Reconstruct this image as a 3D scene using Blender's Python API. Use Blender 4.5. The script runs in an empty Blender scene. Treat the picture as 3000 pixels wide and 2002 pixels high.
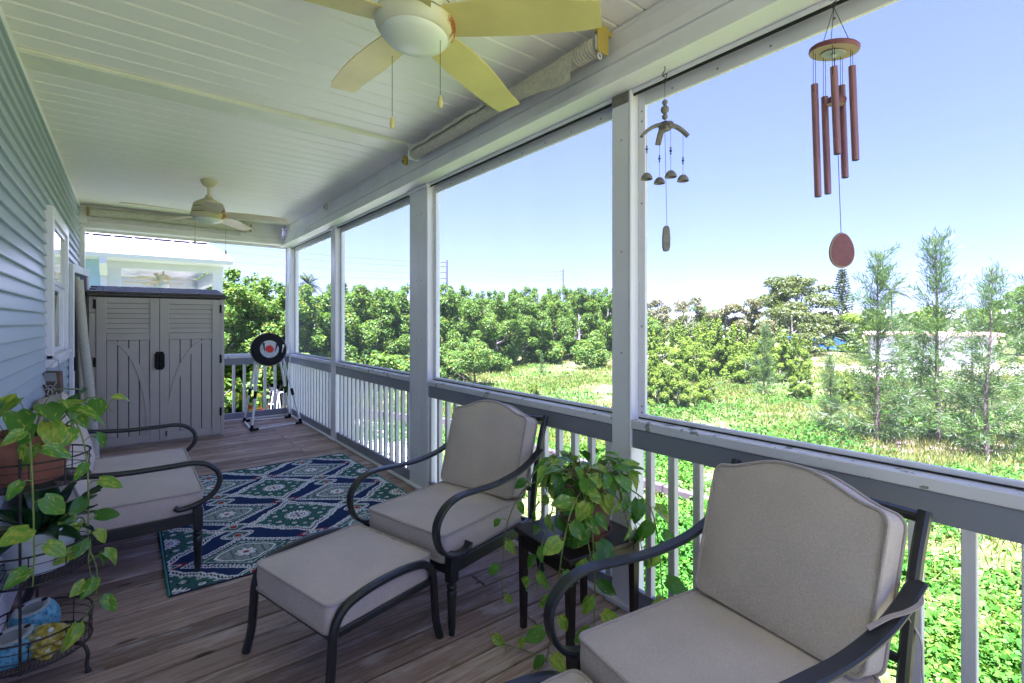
import bpy, bmesh, math, random
import numpy as np
from mathutils import Vector, Matrix, Euler

sc = bpy.context.scene
COL = sc.collection
PI = math.pi
rad = math.radians

# ------------------------------------------------------------------ camera, sky, sun, exposure
cam_d = bpy.data.cameras.new("camera")
cam_d.sensor_width = 36.0
cam_d.lens = 17.28
cam_d.shift_y = -0.0187
cam_d.clip_start = 0.02
cam_d.clip_end = 3000
cam = bpy.data.objects.new("camera", cam_d)
COL.objects.link(cam)
cam.location = (0, 0, 1.4)
cam.rotation_euler = (rad(90), 0, rad(-38.02))
sc.camera = cam

SUN_EL, SUN_AZ = 71.0, -120.0          # azimuth measured from +Y towards +X
world = bpy.data.worlds.new("World")
sc.world = world
world.use_nodes = True
wn, wl = world.node_tree.nodes, world.node_tree.links
wn.clear()
w_out = wn.new("ShaderNodeOutputWorld")
w_bg = wn.new("ShaderNodeBackground")
w_sky = wn.new("ShaderNodeTexSky")
w_sky.sky_type = 'NISHITA'
w_sky.sun_disc = False
w_sky.sun_elevation = rad(SUN_EL)
w_sky.sun_rotation = rad(SUN_AZ)
w_sky.air_density = 0.45
w_sky.dust_density = 0.0
w_sky.ozone_density = 1.0
w_bg.inputs[1].default_value = 0.061
# low band of cloud near the horizon, all the way round
w_tc = wn.new("ShaderNodeTexCoord")
w_map = wn.new("ShaderNodeMapping"); w_map.inputs['Scale'].default_value = (5.0, 5.0, 16.0)
w_map.inputs['Location'].default_value = (0.35, 0.1, 0.0)
w_noise = wn.new("ShaderNodeTexNoise"); w_noise.inputs['Scale'].default_value = 1.0; w_noise.inputs['Detail'].default_value = 6
w_sep = wn.new("ShaderNodeSeparateXYZ")
w_band = wn.new("ShaderNodeMapRange"); w_band.inputs[1].default_value = 0.17; w_band.inputs[2].default_value = 0.02
w_mul = wn.new("ShaderNodeMath"); w_mul.operation = 'MULTIPLY'
w_ramp = wn.new("ShaderNodeMapRange"); w_ramp.inputs[1].default_value = 0.42; w_ramp.inputs[2].default_value = 0.56
w_mix = wn.new("ShaderNodeMix"); w_mix.data_type = 'RGBA'
w_mix.inputs['B'].default_value = (1.9, 1.9, 1.95, 1)
wl.new(w_tc.outputs['Generated'], w_map.inputs[0]); wl.new(w_map.outputs[0], w_noise.inputs['Vector'])
wl.new(w_tc.outputs['Generated'], w_sep.inputs[0]); wl.new(w_sep.outputs[2], w_band.inputs[0])
wl.new(w_noise.outputs[0], w_mul.inputs[0]); wl.new(w_band.outputs[0], w_mul.inputs[1])
wl.new(w_mul.outputs[0], w_ramp.inputs[0])
w_tint = wn.new("ShaderNodeMix"); w_tint.data_type = 'RGBA'; w_tint.blend_type = 'MULTIPLY'
w_tint.inputs['Factor'].default_value = 1.0; w_tint.inputs['B'].default_value = (0.80, 0.83, 0.86, 1)
w_gam = wn.new("ShaderNodeGamma"); w_gam.inputs[1].default_value = 0.55      # hazy, even summer sky
wl.new(w_sky.outputs[0], w_gam.inputs[0]); wl.new(w_gam.outputs[0], w_tint.inputs['A'])
wl.new(w_ramp.outputs[0], w_mix.inputs['Factor']); wl.new(w_tint.outputs['Result'], w_mix.inputs['A'])
wl.new(w_mix.outputs['Result'], w_bg.inputs[0]); wl.new(w_bg.outputs[0], w_out.inputs[0])

sun_d = bpy.data.lights.new("sun", 'SUN')
sun_d.energy = 5.0
sun_d.angle = rad(0.5)
sun_d.color = (1.0, 0.94, 0.88)
sun = bpy.data.objects.new("sun", sun_d)
COL.objects.link(sun)
_sd = Vector((math.sin(rad(SUN_AZ)) * math.cos(rad(SUN_EL)), math.cos(rad(SUN_AZ)) * math.cos(rad(SUN_EL)), math.sin(rad(SUN_EL))))
sun.rotation_euler = (-_sd).to_track_quat('-Z', 'Y').to_euler()
sun.location = (0, 0, 30)

sc.view_settings.view_transform = 'Standard'
sc.view_settings.look = 'None'
sc.view_settings.gamma = 1.0
sc.view_settings.use_curve_mapping = False
sc.view_settings.exposure = 3.7
sc.view_settings.use_white_balance = True            # the camera's white balance
sc.view_settings.white_balance_temperature = 5250
sc.view_settings.white_balance_tint = 44
sc.cycles.use_denoising = True
sc.cycles.max_bounces = 12
sc.cycles.diffuse_bounces = 8
sc.cycles.glossy_bounces = 4
sc.cycles.transparent_max_bounces = 24
sc.cycles.sample_clamp_indirect = 8.0

# ------------------------------------------------------------------ helpers
def link(o, parent=None):
    COL.objects.link(o)
    if parent is not None:
        o.parent = parent
    return o

def tag(o, label=None, cat=None, group=None, kind=None):
    if label: o['label'] = label
    if cat: o['category'] = cat
    if group: o['group'] = group
    if kind: o['kind'] = kind
    return o

def thing(name, label, cat, loc=(0, 0, 0), rotz=0.0, group=None, parent=None):
    o = bpy.data.objects.new(name, None)
    link(o, parent)
    o.location = loc
    o.rotation_euler = (0, 0, rotz)
    o.empty_display_size = 0.1
    return tag(o, label, cat, group)

def setting(name, loc=(0, 0, 0)):
    o = bpy.data.objects.new(name, None)
    link(o)
    o.location = loc
    o['kind'] = 'structure'
    return o

class MB:
    """Collects verts and faces; build() links them as one mesh object."""
    def __init__(self):
        self.v, self.f = [], []
    def add(self, vs, fs, M=None):
        n = len(self.v)
        if M is not None:
            vs = [M @ Vector(p) for p in vs]
        self.v.extend([tuple(p) for p in vs])
        self.f.extend([tuple(i + n for i in q) for q in fs])
        return self
    def box(self, x0, x1, y0, y1, z0, z1, b=0.0, M=None):
        if x1 < x0: x0, x1 = x1, x0
        if y1 < y0: y0, y1 = y1, y0
        if z1 < z0: z0, z1 = z1, z0
        if b <= 0:
            vs = [(x, y, z) for x in (x0, x1) for y in (y0, y1) for z in (z0, z1)]
            fs = [(0, 1, 3, 2), (4, 6, 7, 5), (0, 4, 5, 1), (2, 3, 7, 6), (0, 2, 6, 4), (1, 5, 7, 3)]
            return self.add(vs, fs, M)
        b = min(b, (x1 - x0) / 2.01, (y1 - y0) / 2.01, (z1 - z0) / 2.01)
        lo, hi = (x0, y0, z0), (x1, y1, z1)
        idx, vs = {}, []
        for sx in (0, 1):
            for sy in (0, 1):
                for sz in (0, 1):
                    s = (sx, sy, sz)
                    for a in range(3):
                        p = []
                        for k in range(3):
                            e = (lo, hi)[s[k]][k]
                            if k != a:
                                e += b if s[k] == 0 else -b
                            p.append(e)
                        idx[(s, a)] = len(vs); vs.append(tuple(p))
        fs = []
        for a in range(3):
            k1, k2 = [(1, 2), (2, 0), (0, 1)][a]
            for sd in (0, 1):
                loop = []
                for (i, j) in ((0, 0), (1, 0), (1, 1), (0, 1)):
                    s = [0, 0, 0]; s[a] = sd; s[k1] = i; s[k2] = j
                    loop.append(idx[(tuple(s), a)])
                fs.append(tuple(loop if sd else loop[::-1]))
        for a in range(3):            # edges along a
            k1, k2 = [(1, 2), (2, 0), (0, 1)][a]
            for i in (0, 1):
                for j in (0, 1):
                    s0 = [0, 0, 0]; s0[k1] = i; s0[k2] = j
                    s1 = list(s0); s1[a] = 1
                    s0, s1 = tuple(s0), tuple(s1)
                    q = [idx[(s0, k1)], idx[(s1, k1)], idx[(s1, k2)], idx[(s0, k2)]]
                    fs.append(tuple(q if (i == j) else q[::-1]))
        for s in [(i, j, k) for i in (0, 1) for j in (0, 1) for k in (0, 1)]:
            t = [idx[(s, 0)], idx[(s, 1)], idx[(s, 2)]]
            fs.append(tuple(t if sum(s) % 2 else t[::-1]))
        return self.add(vs, fs, M)
    def tube(self, path, r, n=8, closed=False, M=None, r2=None, up=None):
        """r a number or list; r2 gives an elliptic/rect section with 'up' as the r2 axis"""
        P = [Vector(p) for p in path]
        m = len(P)
        R = r if isinstance(r, (list, tuple)) else [r] * m
        vs, fs = [], []
        prev = None
        for i in range(m):
            if closed:
                t = P[(i + 1) % m] - P[i - 1]
            else:
                t = P[min(i + 1, m - 1)] - P[max(i - 1, 0)]
            t = t.normalized() if t.length > 1e-9 else Vector((0, 0, 1))
            if up is not None:
                a = Vector(up) - t * t.dot(Vector(up)); a.normalize()
            else:
                ref = prev if prev is not None else (Vector((0, 0, 1)) if abs(t.z) < 0.9 else Vector((1, 0, 0)))
                a = ref - t * t.dot(ref)
                if a.length < 1e-6: a = t.orthogonal()
                a.normalize()
            prev = a
            b = t.cross(a)
            for k in range(n):
                th = 2 * PI * (k + 0.5) / n
                rr = r2 if r2 is not None else R[i]
                vs.append(P[i] + a * (math.cos(th) * R[i]) + b * (math.sin(th) * rr))
        for i in range(m if closed else m - 1):
            j = (i + 1) % m
            for k in range(n):
                k2 = (k + 1) % n
                fs.append((i * n + k, i * n + k2, j * n + k2, j * n + k))
        if not closed:
            fs.append(tuple(range(n))[::-1]); fs.append(tuple((m - 1) * n + k for k in range(n)))
        return self.add(vs, fs, M)
    def bar(self, path, w, t, side, M=None, c=0.25):
        """flat bar: w across 'side', t through thickness, chamfered section, along path"""
        S = Vector(side).normalized()
        P = [Vector(p) for p in path]
        m = len(P); vs, fs = [], []
        cw, ct = w * 0.5, t * 0.5
        k = min(cw, ct) * 2 * c
        sec = [(cw - k, ct), (-(cw - k), ct), (-cw, ct - k), (-cw, -(ct - k)), (-(cw - k), -ct), (cw - k, -ct), (cw, -(ct - k)), (cw, ct - k)]
        for i in range(m):
            T = (P[min(i + 1, m - 1)] - P[max(i - 1, 0)]).normalized()
            N = S.cross(T).normalized()
            for (a, b) in sec:
                vs.append(P[i] + S * a + N * b)
        n = 8
        for i in range(m - 1):
            for q in range(n):
                q2 = (q + 1) % n
                fs.append((i * n + q, i * n + q2, (i + 1) * n + q2, (i + 1) * n + q))
        fs.append(tuple(range(n))[::-1]); fs.append(tuple((m - 1) * n + q for q in range(n)))
        return self.add(vs, fs, M)
    def lathe(self, prof, n=24, M=None, cx=0, cy=0):
        vs, fs = [], []
        for (r, z) in prof:
            for k in range(n):
                a = 2 * PI * k / n
                vs.append((cx + r * math.cos(a), cy + r * math.sin(a), z))
        for i in range(len(prof) - 1):
            for k in range(n):
                k2 = (k + 1) % n
                fs.append((i * n + k, i * n + k2, (i + 1) * n + k2, (i + 1) * n + k))
        if prof[0][0] > 1e-5: fs.append(tuple(range(n))[::-1])
        if prof[-1][0] > 1e-5: fs.append(tuple((len(prof) - 1) * n + k for k in range(n)))
        return self.add(vs, fs, M)
    def prism(self, poly, axis, a0, a1, M=None):
        """poly in the two other axes (order x,y,z without 'axis'), extruded a0..a1"""
        n = len(poly)
        def P(p, a):
            l = list(p); l.insert(axis, a); return tuple(l)
        vs = [P(p, a0) for p in poly] + [P(p, a1) for p in poly]
        fs = [tuple(range(n))[::-1], tuple(n + k for k in range(n))]
        for k in range(n):
            k2 = (k + 1) % n
            fs.append((k, k2, n + k2, n + k))
        return self.add(vs, fs, M)
    def mesh(self, name, mat=None, smooth=None, fix=True):
        me = bpy.data.meshes.new(name)
        me.from_pydata(self.v, [], self.f)
        if fix:
            bm = bmesh.new(); bm.from_mesh(me)
            bmesh.ops.recalc_face_normals(bm, faces=bm.faces)
            bm.to_mesh(me); bm.free()
        if mat: me.materials.append(mat)
        if smooth is not None:
            me.polygons.foreach_set('use_smooth', [True] * len(me.polygons))
            me.set_sharp_from_angle(angle=rad(smooth))
        me.update()
        return me
    def build(self, name, mat, parent=None, smooth=None, loc=None, fix=True):
        o = bpy.data.objects.new(name, self.mesh(name, mat, smooth, fix))
        link(o, parent)
        if loc is not None: o.location = loc
        return o

def arr_mesh(name, V, F, mat, smooth=False):
    """V (n,3), F (m,k) arrays -> mesh, fast"""
    me = bpy.data.meshes.new(name)
    V = np.ascontiguousarray(V, dtype=np.float32); F = np.ascontiguousarray(F, dtype=np.int32)
    m, k = F.shape
    me.vertices.add(len(V)); me.vertices.foreach_set('co', V.ravel())
    me.loops.add(m * k); me.loops.foreach_set('vertex_index', F.ravel())
    me.polygons.add(m)
    me.polygons.foreach_set('loop_start', np.arange(0, m * k, k, dtype=np.int32))
    me.update(calc_edges=True)
    me.validate()
    if mat: me.materials.append(mat)
    if smooth: me.polygons.foreach_set('use_smooth', np.ones(m, dtype=bool))
    return me

def inst(name, me, parent=None, loc=(0, 0, 0), rot=(0, 0, 0), scale=None):
    o = bpy.data.objects.new(name, me)
    link(o, parent)
    o.location = loc; o.rotation_euler = rot
    if scale is not None: o.scale = scale
    return o

def copy_tree(src, loc=None, rotz=None, label=None, scale=None):
    r = src.copy(); COL.objects.link(r)
    if loc is not None: r.location = loc
    if rotz is not None: r.rotation_euler = (0, 0, rotz)
    if scale is not None: r.scale = scale
    if label: r['label'] = label
    for ch in list(src.children):
        c = ch.copy(); COL.objects.link(c); c.parent = r
        for g in list(ch.children):
            d = g.copy(); COL.objects.link(d); d.parent = c
    return r

def smooth_path(pts, n=6):
    """Catmull-Rom through pts"""
    P = [Vector(p) for p in pts]
    P = [P[0] * 2 - P[1]] + P + [P[-1] * 2 - P[-2]]
    out = []
    for i in range(1, len(P) - 2):
        for k in range(n):
            t = k / n
            a, b, c, d = P[i - 1], P[i], P[i + 1], P[i + 2]
            out.append(0.5 * ((2 * b) + (c - a) * t + (2 * a - 5 * b + 4 * c - d) * t * t + (3 * b - a - 3 * c + d) * t ** 3))
    out.append(P[-2])
    return out

# ------------------------------------------------------------------ materials
class NT:
    def __init__(self, name):
        self.m = bpy.data.materials.new(name); self.m.use_nodes = True
        self.t = self.m.node_tree; self.n = self.t.nodes; self.l = self.t.links
        self.b = self.n['Principled BSDF']
    def new(self, t, **kw):
        x = self.n.new(t)
        for k, v in kw.items(): setattr(x, k, v)
        return x
    def lk(self, a, b): self.l.new(a, b)
    def coord(self, scale=(1, 1, 1), kind='Object', rnd=0.0):
        tc = self.new('ShaderNodeTexCoord'); mp = self.new('ShaderNodeMapping')
        mp.inputs['Scale'].default_value = scale
        self.lk(tc.outputs[kind], mp.inputs[0])
        if rnd:
            oi = self.new('ShaderNodeObjectInfo'); ml = self.new('ShaderNodeVectorMath', operation='SCALE')
            cb = self.new('ShaderNodeCombineXYZ')
            for i in range(3): self.lk(oi.outputs['Random'], cb.inputs[i])
            self.lk(cb.outputs[0], ml.inputs[0]); ml.inputs['Scale'].default_value = rnd
            self.lk(ml.outputs[0], mp.inputs['Location'])
        return mp.outputs[0]
    def noise(self, vec, scale=5, detail=4, rough=0.55, dist=0.0):
        x = self.new('ShaderNodeTexNoise')
        x.inputs['Scale'].default_value = scale; x.inputs['Detail'].default_value = detail
        x.inputs['Roughness'].default_value = rough; x.inputs['Distortion'].default_value = dist
        if vec is not None: self.lk(vec, x.inputs['Vector'])
        return x.outputs[0]
    def ramp(self, fac, stops, interp='LINEAR'):
        r = self.new('ShaderNodeValToRGB'); cr = r.color_ramp; cr.interpolation = interp
        while len(cr.elements) < len(stops): cr.elements.new(0.5)
        for e, (p, c) in zip(cr.elements, stops):
            e.position = p; e.color = tuple(c) + (1,) if len(c) == 3 else c
        self.lk(fac, r.inputs[0]); return r.outputs[0]
    def mix(self, fac, a, b, mode='MIX'):
        x = self.new('ShaderNodeMix', data_type='RGBA', blend_type=mode)
        for s, v in (('Factor', fac), ('A', a), ('B', b)):
            if isinstance(v, (int, float)): x.inputs[s].default_value = v
            elif isinstance(v, tuple): x.inputs[s].default_value = v + (1,) if len(v) == 3 else v
            else: self.lk(v, x.inputs[s])
        return x.outputs['Result']
    def math(self, op, a, b=0.0, clamp=False):
        x = self.new('ShaderNodeMath', operation=op); x.use_clamp = clamp
        for i, v in enumerate((a, b)):
            if isinstance(v, (int, float)): x.inputs[i].default_value = v
            else: self.lk(v, x.inputs[i])
        return x.outputs[0]
    def maprange(self, v, a, b, c=0.0, d=1.0):
        x = self.new('ShaderNodeMapRange')
        for i, q in enumerate((a, b, c, d)): x.inputs[i + 1].default_value = q
        self.lk(v, x.inputs[0]); return x.outputs[0]
    def bump(self, h, strength=0.3, dist=0.002):
        x = self.new('ShaderNodeBump'); x.inputs['Strength'].default_value = strength; x.inputs['Distance'].default_value = dist
        self.lk(h, x.inputs['Height']); self.lk(x.outputs[0], self.b.inputs['Normal'])
    def set(self, color=None, rough=None, metal=None, spec=None):
        if color is not None:
            if isinstance(color, tuple): self.b.inputs['Base Color'].default_value = color + (1,)
            else: self.lk(color, self.b.inputs['Base Color'])
        if rough is not None:
            if isinstance(rough, (int, float)): self.b.inputs['Roughness'].default_value = rough
            else: self.lk(rough, self.b.inputs['Roughness'])
        if metal is not None: self.b.inputs['Metallic'].default_value = metal
        if spec is not None: self.b.inputs['Specular IOR Level'].default_value = spec
        return self

def mul(c, k): return tuple(x * k for x in c)

def simple(name, color, rough=0.5, var=0.12, scale=6, metal=0.0, bump=0.0, bscale=120, rnd=3.0, spec=None, stretch=(1, 1, 1)):
    t = NT(name)
    v = t.coord(stretch, rnd=rnd)
    f = t.noise(v, scale, 5)
    c = t.ramp(f, [(0.3, mul(color, 1 - var)), (0.7, mul(color, 1 + var))])
    t.set(c, rough, metal, spec)
    if bump:
        t.bump(t.noise(v, bscale, 2), bump, 0.002)
    return t.m

def peeling(name, paint, under, amount=0.66, rough=0.45):
    t = NT(name)
    v = t.coord((1, 1, 1), kind='Object', rnd=5)
    f = t.noise(v, 3.0, 3)
    base = t.ramp(f, [(0.3, mul(paint, 0.93)), (0.7, mul(paint, 1.06))])
    g = t.noise(v, 14, 6, 0.65, 0.4)
    mask = t.maprange(g, amount, amount + 0.015)
    col = t.mix(mask, base, under)
    t.set(col, rough)
    t.bump(t.math('SUBTRACT', 1.0, mask), 0.5, 0.0015)
    return t.m

M = {}
M['vinyl'] = simple('white_vinyl', (0.80, 0.78, 0.87), 0.35, 0.04, 2.5)
M['vinyl_dirty'] = peeling('dirty_white_vinyl', (0.80, 0.77, 0.83), (0.48, 0.42, 0.36), 0.70)
M['sill'] = peeling('peeling_white_sill', (0.72, 0.70, 0.78), (0.27, 0.28, 0.27), 0.60)
M['rail'] = peeling('blue_grey_rail_paint', (0.24, 0.245, 0.31), (0.15, 0.16, 0.17), 0.72, 0.4)
M['baluster'] = simple('baluster_paint', (0.68, 0.66, 0.72), 0.45, 0.05, 4)
M['shadow_gap'] = simple('black_shadow_gap', (0.015, 0.015, 0.02), 0.6, 0.1)  # flat black that paints in the shade of narrow gaps and openings
M['screw'] = simple('screw_metal', (0.25, 0.23, 0.2), 0.4, 0.2, 30, 0.7)

def m_ceiling():
    t = NT('cream_ceiling_vinyl')
    v = t.coord((1.2, 60, 1), rnd=7)
    f = t.noise(v, 1.6, 5, 0.6)
    big = t.noise(t.coord((0.5, 0.5, 0.5), rnd=1), 2, 2)
    c = t.ramp(big, [(0.3, (0.89, 0.845, 0.86)), (0.7, (0.92, 0.875, 0.89))])
    t.set(c, 0.45); t.bump(f, 0.22, 0.002)
    return t.m
M['ceiling'] = m_ceiling()
M['trim_cream'] = simple('cream_trim', (0.80, 0.79, 0.72), 0.45, 0.05, 5)

def m_siding():
    t = NT('pale_blue_vinyl_siding')
    v = t.coord((40, 1.2, 40), rnd=6)
    f = t.noise(v, 1.6, 5, 0.6)
    oi = t.new('ShaderNodeObjectInfo')
    base = t.ramp(t.noise(t.coord((0.6, 0.6, 0.6), rnd=4), 2, 3), [(0.3, (0.38, 0.445, 0.53)), (0.7, (0.43, 0.495, 0.58))])
    t.set(base, 0.38); t.bump(f, 0.15, 0.002)
    return t.m
M['siding'] = m_siding()

def m_deck():
    t = NT('weathered_deck_wood')
    v = t.coord((1, 1, 1), rnd=20)
    grain = t.noise(t.coord((1.3, 26, 26), rnd=31), 2.2, 7, 0.65, 0.6)
    fine = t.noise(t.coord((4, 190, 190), rnd=11), 1.5, 4, 0.6)
    patch = t.noise(t.coord((1.6, 4.5, 1), rnd=17), 2.2, 5, 0.62, 0.3)
    oi = t.new('ShaderNodeObjectInfo')
    base = t.ramp(grain, [(0.22, (0.12, 0.078, 0.06)), (0.42, (0.31, 0.215, 0.175)), (0.60, (0.44, 0.335, 0.295)), (0.80, (0.56, 0.455, 0.42))])
    tint = t.ramp(oi.outputs['Random'], [(0.0, (0.62, 0.56, 0.53)), (0.35, (0.92, 0.86, 0.82)), (0.7, (1.05, 1.0, 0.97)), (1.0, (1.25, 1.2, 1.16))])
    base = t.mix(1.0, base, tint, 'MULTIPLY')
    worn = t.maprange(patch, 0.53, 0.66)
    worn2 = t.math('MULTIPLY', worn, t.maprange(fine, 0.35, 0.6))
    base = t.mix(t.math('MULTIPLY', worn2, 0.62), base, (0.68, 0.61, 0.59))
    dark = t.maprange(t.noise(t.coord((2.2, 9, 1), rnd=41), 2.0, 4, 0.6), 0.60, 0.72)
    base = t.mix(t.math('MULTIPLY', dark, 0.55), base, (0.11, 0.075, 0.062))
    # knots
    vo = t.new('ShaderNodeTexVoronoi'); vo.inputs['Scale'].default_value = 1.0
    t.lk(t.coord((2.0, 6.5, 1), rnd=23), vo.inputs['Vector'])
    kn = t.maprange(vo.outputs['Distance'], 0.10, 0.055)
    base = t.mix(t.math('MULTIPLY', kn, 0.8), base, (0.04, 0.028, 0.022))
    t.set(base, t.maprange(grain, 0.3, 0.8, 0.5, 0.75), spec=0.25)
    t.bump(t.math('ADD', t.math('MULTIPLY', grain, 0.7), fine), 0.5, 0.003)
    return t.m
M['deck'] = m_deck()

def m_fabric(name, c, weave=1300):
    t = NT(name)
    v = t.coord((1, 1, 1), rnd=9)
    a = t.noise(t.coord((weave, weave * 0.12, weave * 0.12), rnd=2), 1, 2)
    b = t.noise(t.coord((weave * 0.12, weave, weave * 0.5), rnd=2), 1, 2)
    w = t.math('MULTIPLY', t.math('ADD', a, b), 0.5)
    big = t.noise(v, 5, 4)
    col = t.ramp(w, [(0.36, mul(c, 0.80)), (0.64, mul(c, 1.2))])
    col = t.mix(1.0, col, t.ramp(big, [(0.25, (0.9, 0.9, 0.91)), (0.75, (1.06, 1.05, 1.04))]), 'MULTIPLY')
    st = t.maprange(t.noise(t.coord((1, 1, 1), rnd=15), 6.5, 5, 0.6), 0.69, 0.76)
    col = t.mix(t.math('MULTIPLY', st, 0.3), col, mul(c, 0.55))
    t.set(col, 0.92, spec=0.2)
    t.b.inputs['Sheen Weight'].default_value = 0.15
    wr = t.noise(v, 9, 3, 0.5, 0.4)
    t.bump(t.math('ADD', t.math('MULTIPLY', w, 0.35), wr), 0.35, 0.006)
    return t.m
M['fabric'] = m_fabric('taupe_outdoor_fabric', (0.58, 0.49, 0.455))
M['piping'] = m_fabric('shaded_taupe_piping', (0.46, 0.385, 0.36))  # darker than the cushions: its shadow line is put into the colour
M['shade_fabric'] = m_fabric('woven_shade_fabric', (0.55, 0.52, 0.46), 260)
M['black_metal'] = simple('black_powder_coat', (0.022, 0.022, 0.026), 0.34, 0.2, 8, 0.0, 0.12, 260)
M['dark_wood'] = simple('espresso_wood', (0.022, 0.015, 0.014), 0.30, 0.35, 4, stretch=(1, 14, 1))
M['terracotta'] = simple('terracotta_plastic', (0.30, 0.115, 0.075), 0.55, 0.12, 7, 0, 0.1, 90)
M['terracotta_dull'] = simple('dull_terracotta', (0.27, 0.135, 0.11), 0.6, 0.18, 6, 0, 0.15, 60)
M['white_plastic'] = simple('white_plastic', (0.66, 0.68, 0.72), 0.35, 0.04, 4)
M['soil'] = simple('potting_soil', (0.03, 0.02, 0.014), 0.9, 0.5, 60, 0, 0.8, 80)
M['rust_wire'] = simple('dark_rusted_wire', (0.045, 0.034, 0.032), 0.55, 0.4, 30, 0.35)
M['shed'] = simple('taupe_shed_resin', (0.47, 0.425, 0.385), 0.55, 0.05, 4, 0, 0.35, 150)
M['shed_dark'] = simple('dark_brown_shed_lid', (0.035, 0.027, 0.025), 0.38, 0.15, 6, 0, 0.25, 140)
M['shed_black'] = simple('black_plastic', (0.008, 0.0075, 0.008), 0.55, 0.2, 8, spec=0.2)
M['pvc'] = simple('white_pvc_pipe', (0.72, 0.73, 0.78), 0.3, 0.03, 4)
M['copper'] = simple('brushed_copper', (0.33, 0.17, 0.19), 0.36, 0.08, 4, 0.6)
M['chime_wood'] = simple('red_stained_wood', (0.20, 0.065, 0.08), 0.5, 0.16, 4, stretch=(2, 20, 20), bump=0.2)
M['chime_pale'] = simple('pale_chime_wood', (0.40, 0.27, 0.19), 0.55, 0.12, 5)
M['drift'] = simple('grey_drift_wood', (0.22, 0.195, 0.185), 0.7, 0.2, 9, stretch=(1, 1, 6), bump=0.3)
M['blue_bead'] = simple('dark_blue_glass', (0.015, 0.03, 0.10), 0.15, 0.2, 9)
M['cord'] = simple('dark_cord', (0.02, 0.02, 0.05), 0.8, 0.2)
M['yellow_plastic'] = simple('yellowed_plastic', (0.50, 0.36, 0.06), 0.4, 0.12, 7)
M['glass_globe'] = simple('frosted_lamp_globe', (0.74, 0.76, 0.72), 0.35, 0.02, 3)
M['chain'] = simple('beaded_chain_metal', (0.12, 0.11, 0.10), 0.35, 0.2, 20, 0.8)

def m_fan(name, c, rust):
    t = NT(name)
    v = t.coord((1, 1, 1))
    f = t.noise(v, 4, 4)
    col = t.ramp(f, [(0.3, mul(c, 0.88)), (0.7, mul(c, 1.08))])
    if rust:
        g = t.noise(v, 16, 8, 0.72, 0.3)
        sep = t.new('ShaderNodeSeparateXYZ'); tc = t.new('ShaderNodeTexCoord'); t.lk(tc.outputs['Object'], sep.inputs[0])
        side = t.maprange(t.math('SUBTRACT', t.math('MULTIPLY', sep.outputs[0], 0.85), t.math('MULTIPLY', sep.outputs[1], 0.5)), 0.06, 0.15)
        amt = t.math('MULTIPLY', g, side)
        yel = t.maprange(t.noise(v, 5, 4), 0.35, 0.6)
        col = t.mix(t.math('MULTIPLY', yel, t.math('MULTIPLY', side, 0.9)), col, (0.56, 0.43, 0.12))
        col = t.mix(t.maprange(amt, 0.40, 0.47), col, (0.30, 0.09, 0.015))
    t.set(col, 0.4)
    return t.m
M['fan_blade'] = m_fan('yellowed_fan_blade', (0.66, 0.56, 0.20), False)
M['fan_blade_pale'] = m_fan('beige_fan_blade', (0.58, 0.49, 0.33), False)
M['fan_body'] = m_fan('off_white_fan_body', (0.70, 0.68, 0.56), True)
M['fan_body_far'] = m_fan('cream_fan_body', (0.62, 0.56, 0.38), True)

def m_leaf(name, stops, trans=0.35, rough=0.45, world_noise=0.0, spec=0.4):
    t = NT(name)
    g = t.new('ShaderNodeNewGeometry')
    f = g.outputs['Random Per Island']
    if world_noise:
        n = t.noise(t.coord((1, 1, 1)), world_noise, 3)
        f = t.math('ADD', t.math('MULTIPLY', f, 0.55), t.math('MULTIPLY', t.maprange(n, 0.3, 0.7), 0.45))
    c = t.ramp(f, stops)
    t.set(c, rough, spec=spec)
    tr = t.new('ShaderNodeBsdfTranslucent')
    t.lk(t.mix(1.0, c, (1.25, 1.35, 0.6), 'MULTIPLY'), tr.inputs[0])
    mx = t.new('ShaderNodeMixShader'); mx.inputs[0].default_value = trans
    t.lk(t.b.outputs[0], mx.inputs[1]); t.lk(tr.outputs[0], mx.inputs[2])
    t.lk(mx.outputs[0], t.n['Material Output'].inputs[0])
    return t.m
M['leaf_mangrove'] = m_leaf('broad_green_leaves', [(0.0, (0.0279, 0.0805, 0.0060)), (0.45, (0.0651, 0.1435, 0.0120)), (0.85, (0.1116, 0.1925, 0.0170)), (0.97, (0.1612, 0.1890, 0.0175)), (1.0, (0.1860, 0.1120, 0.0150))], 0.42, 0.55, spec=0.22)
M['leaf_olive'] = m_leaf('olive_leaves', [(0.0, (0.0385, 0.0651, 0.0090)), (0.6, (0.0798, 0.1147, 0.0180)), (1.0, (0.1265, 0.1426, 0.0350))], 0.42)
M['leaf_brown'] = m_leaf('dry_brownish_leaves', [(0.0, (0.0605, 0.0870, 0.0175)), (0.55, (0.1100, 0.1189, 0.0350)), (1.0, (0.1485, 0.1247, 0.0600))], 0.45)
M['leaf_lime'] = m_leaf('lime_bush_leaves', [(0.0, (0.0520, 0.1152, 0.0070)), (0.5, (0.1235, 0.2052, 0.0120)), (1.0, (0.2015, 0.2664, 0.0175))], 0.45, 0.6, spec=0.2)
M['needles'] = m_leaf('pine_needles', [(0.0, (0.0315, 0.0788, 0.0150)), (0.6, (0.0665, 0.1350, 0.0240)), (1.0, (0.1190, 0.1875, 0.0360))], 0.35)
M['dark_needles'] = m_leaf('dark_conifer_needles', [(0.0, (0.03, 0.05, 0.02)), (1.0, (0.08, 0.11, 0.045))], 0.2)
M['palm'] = m_leaf('palm_fronds', [(0.0, (0.0400, 0.0765, 0.0140)), (0.7, (0.0960, 0.1360, 0.0280)), (1.0, (0.1760, 0.1700, 0.0420))], 0.3)
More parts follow.
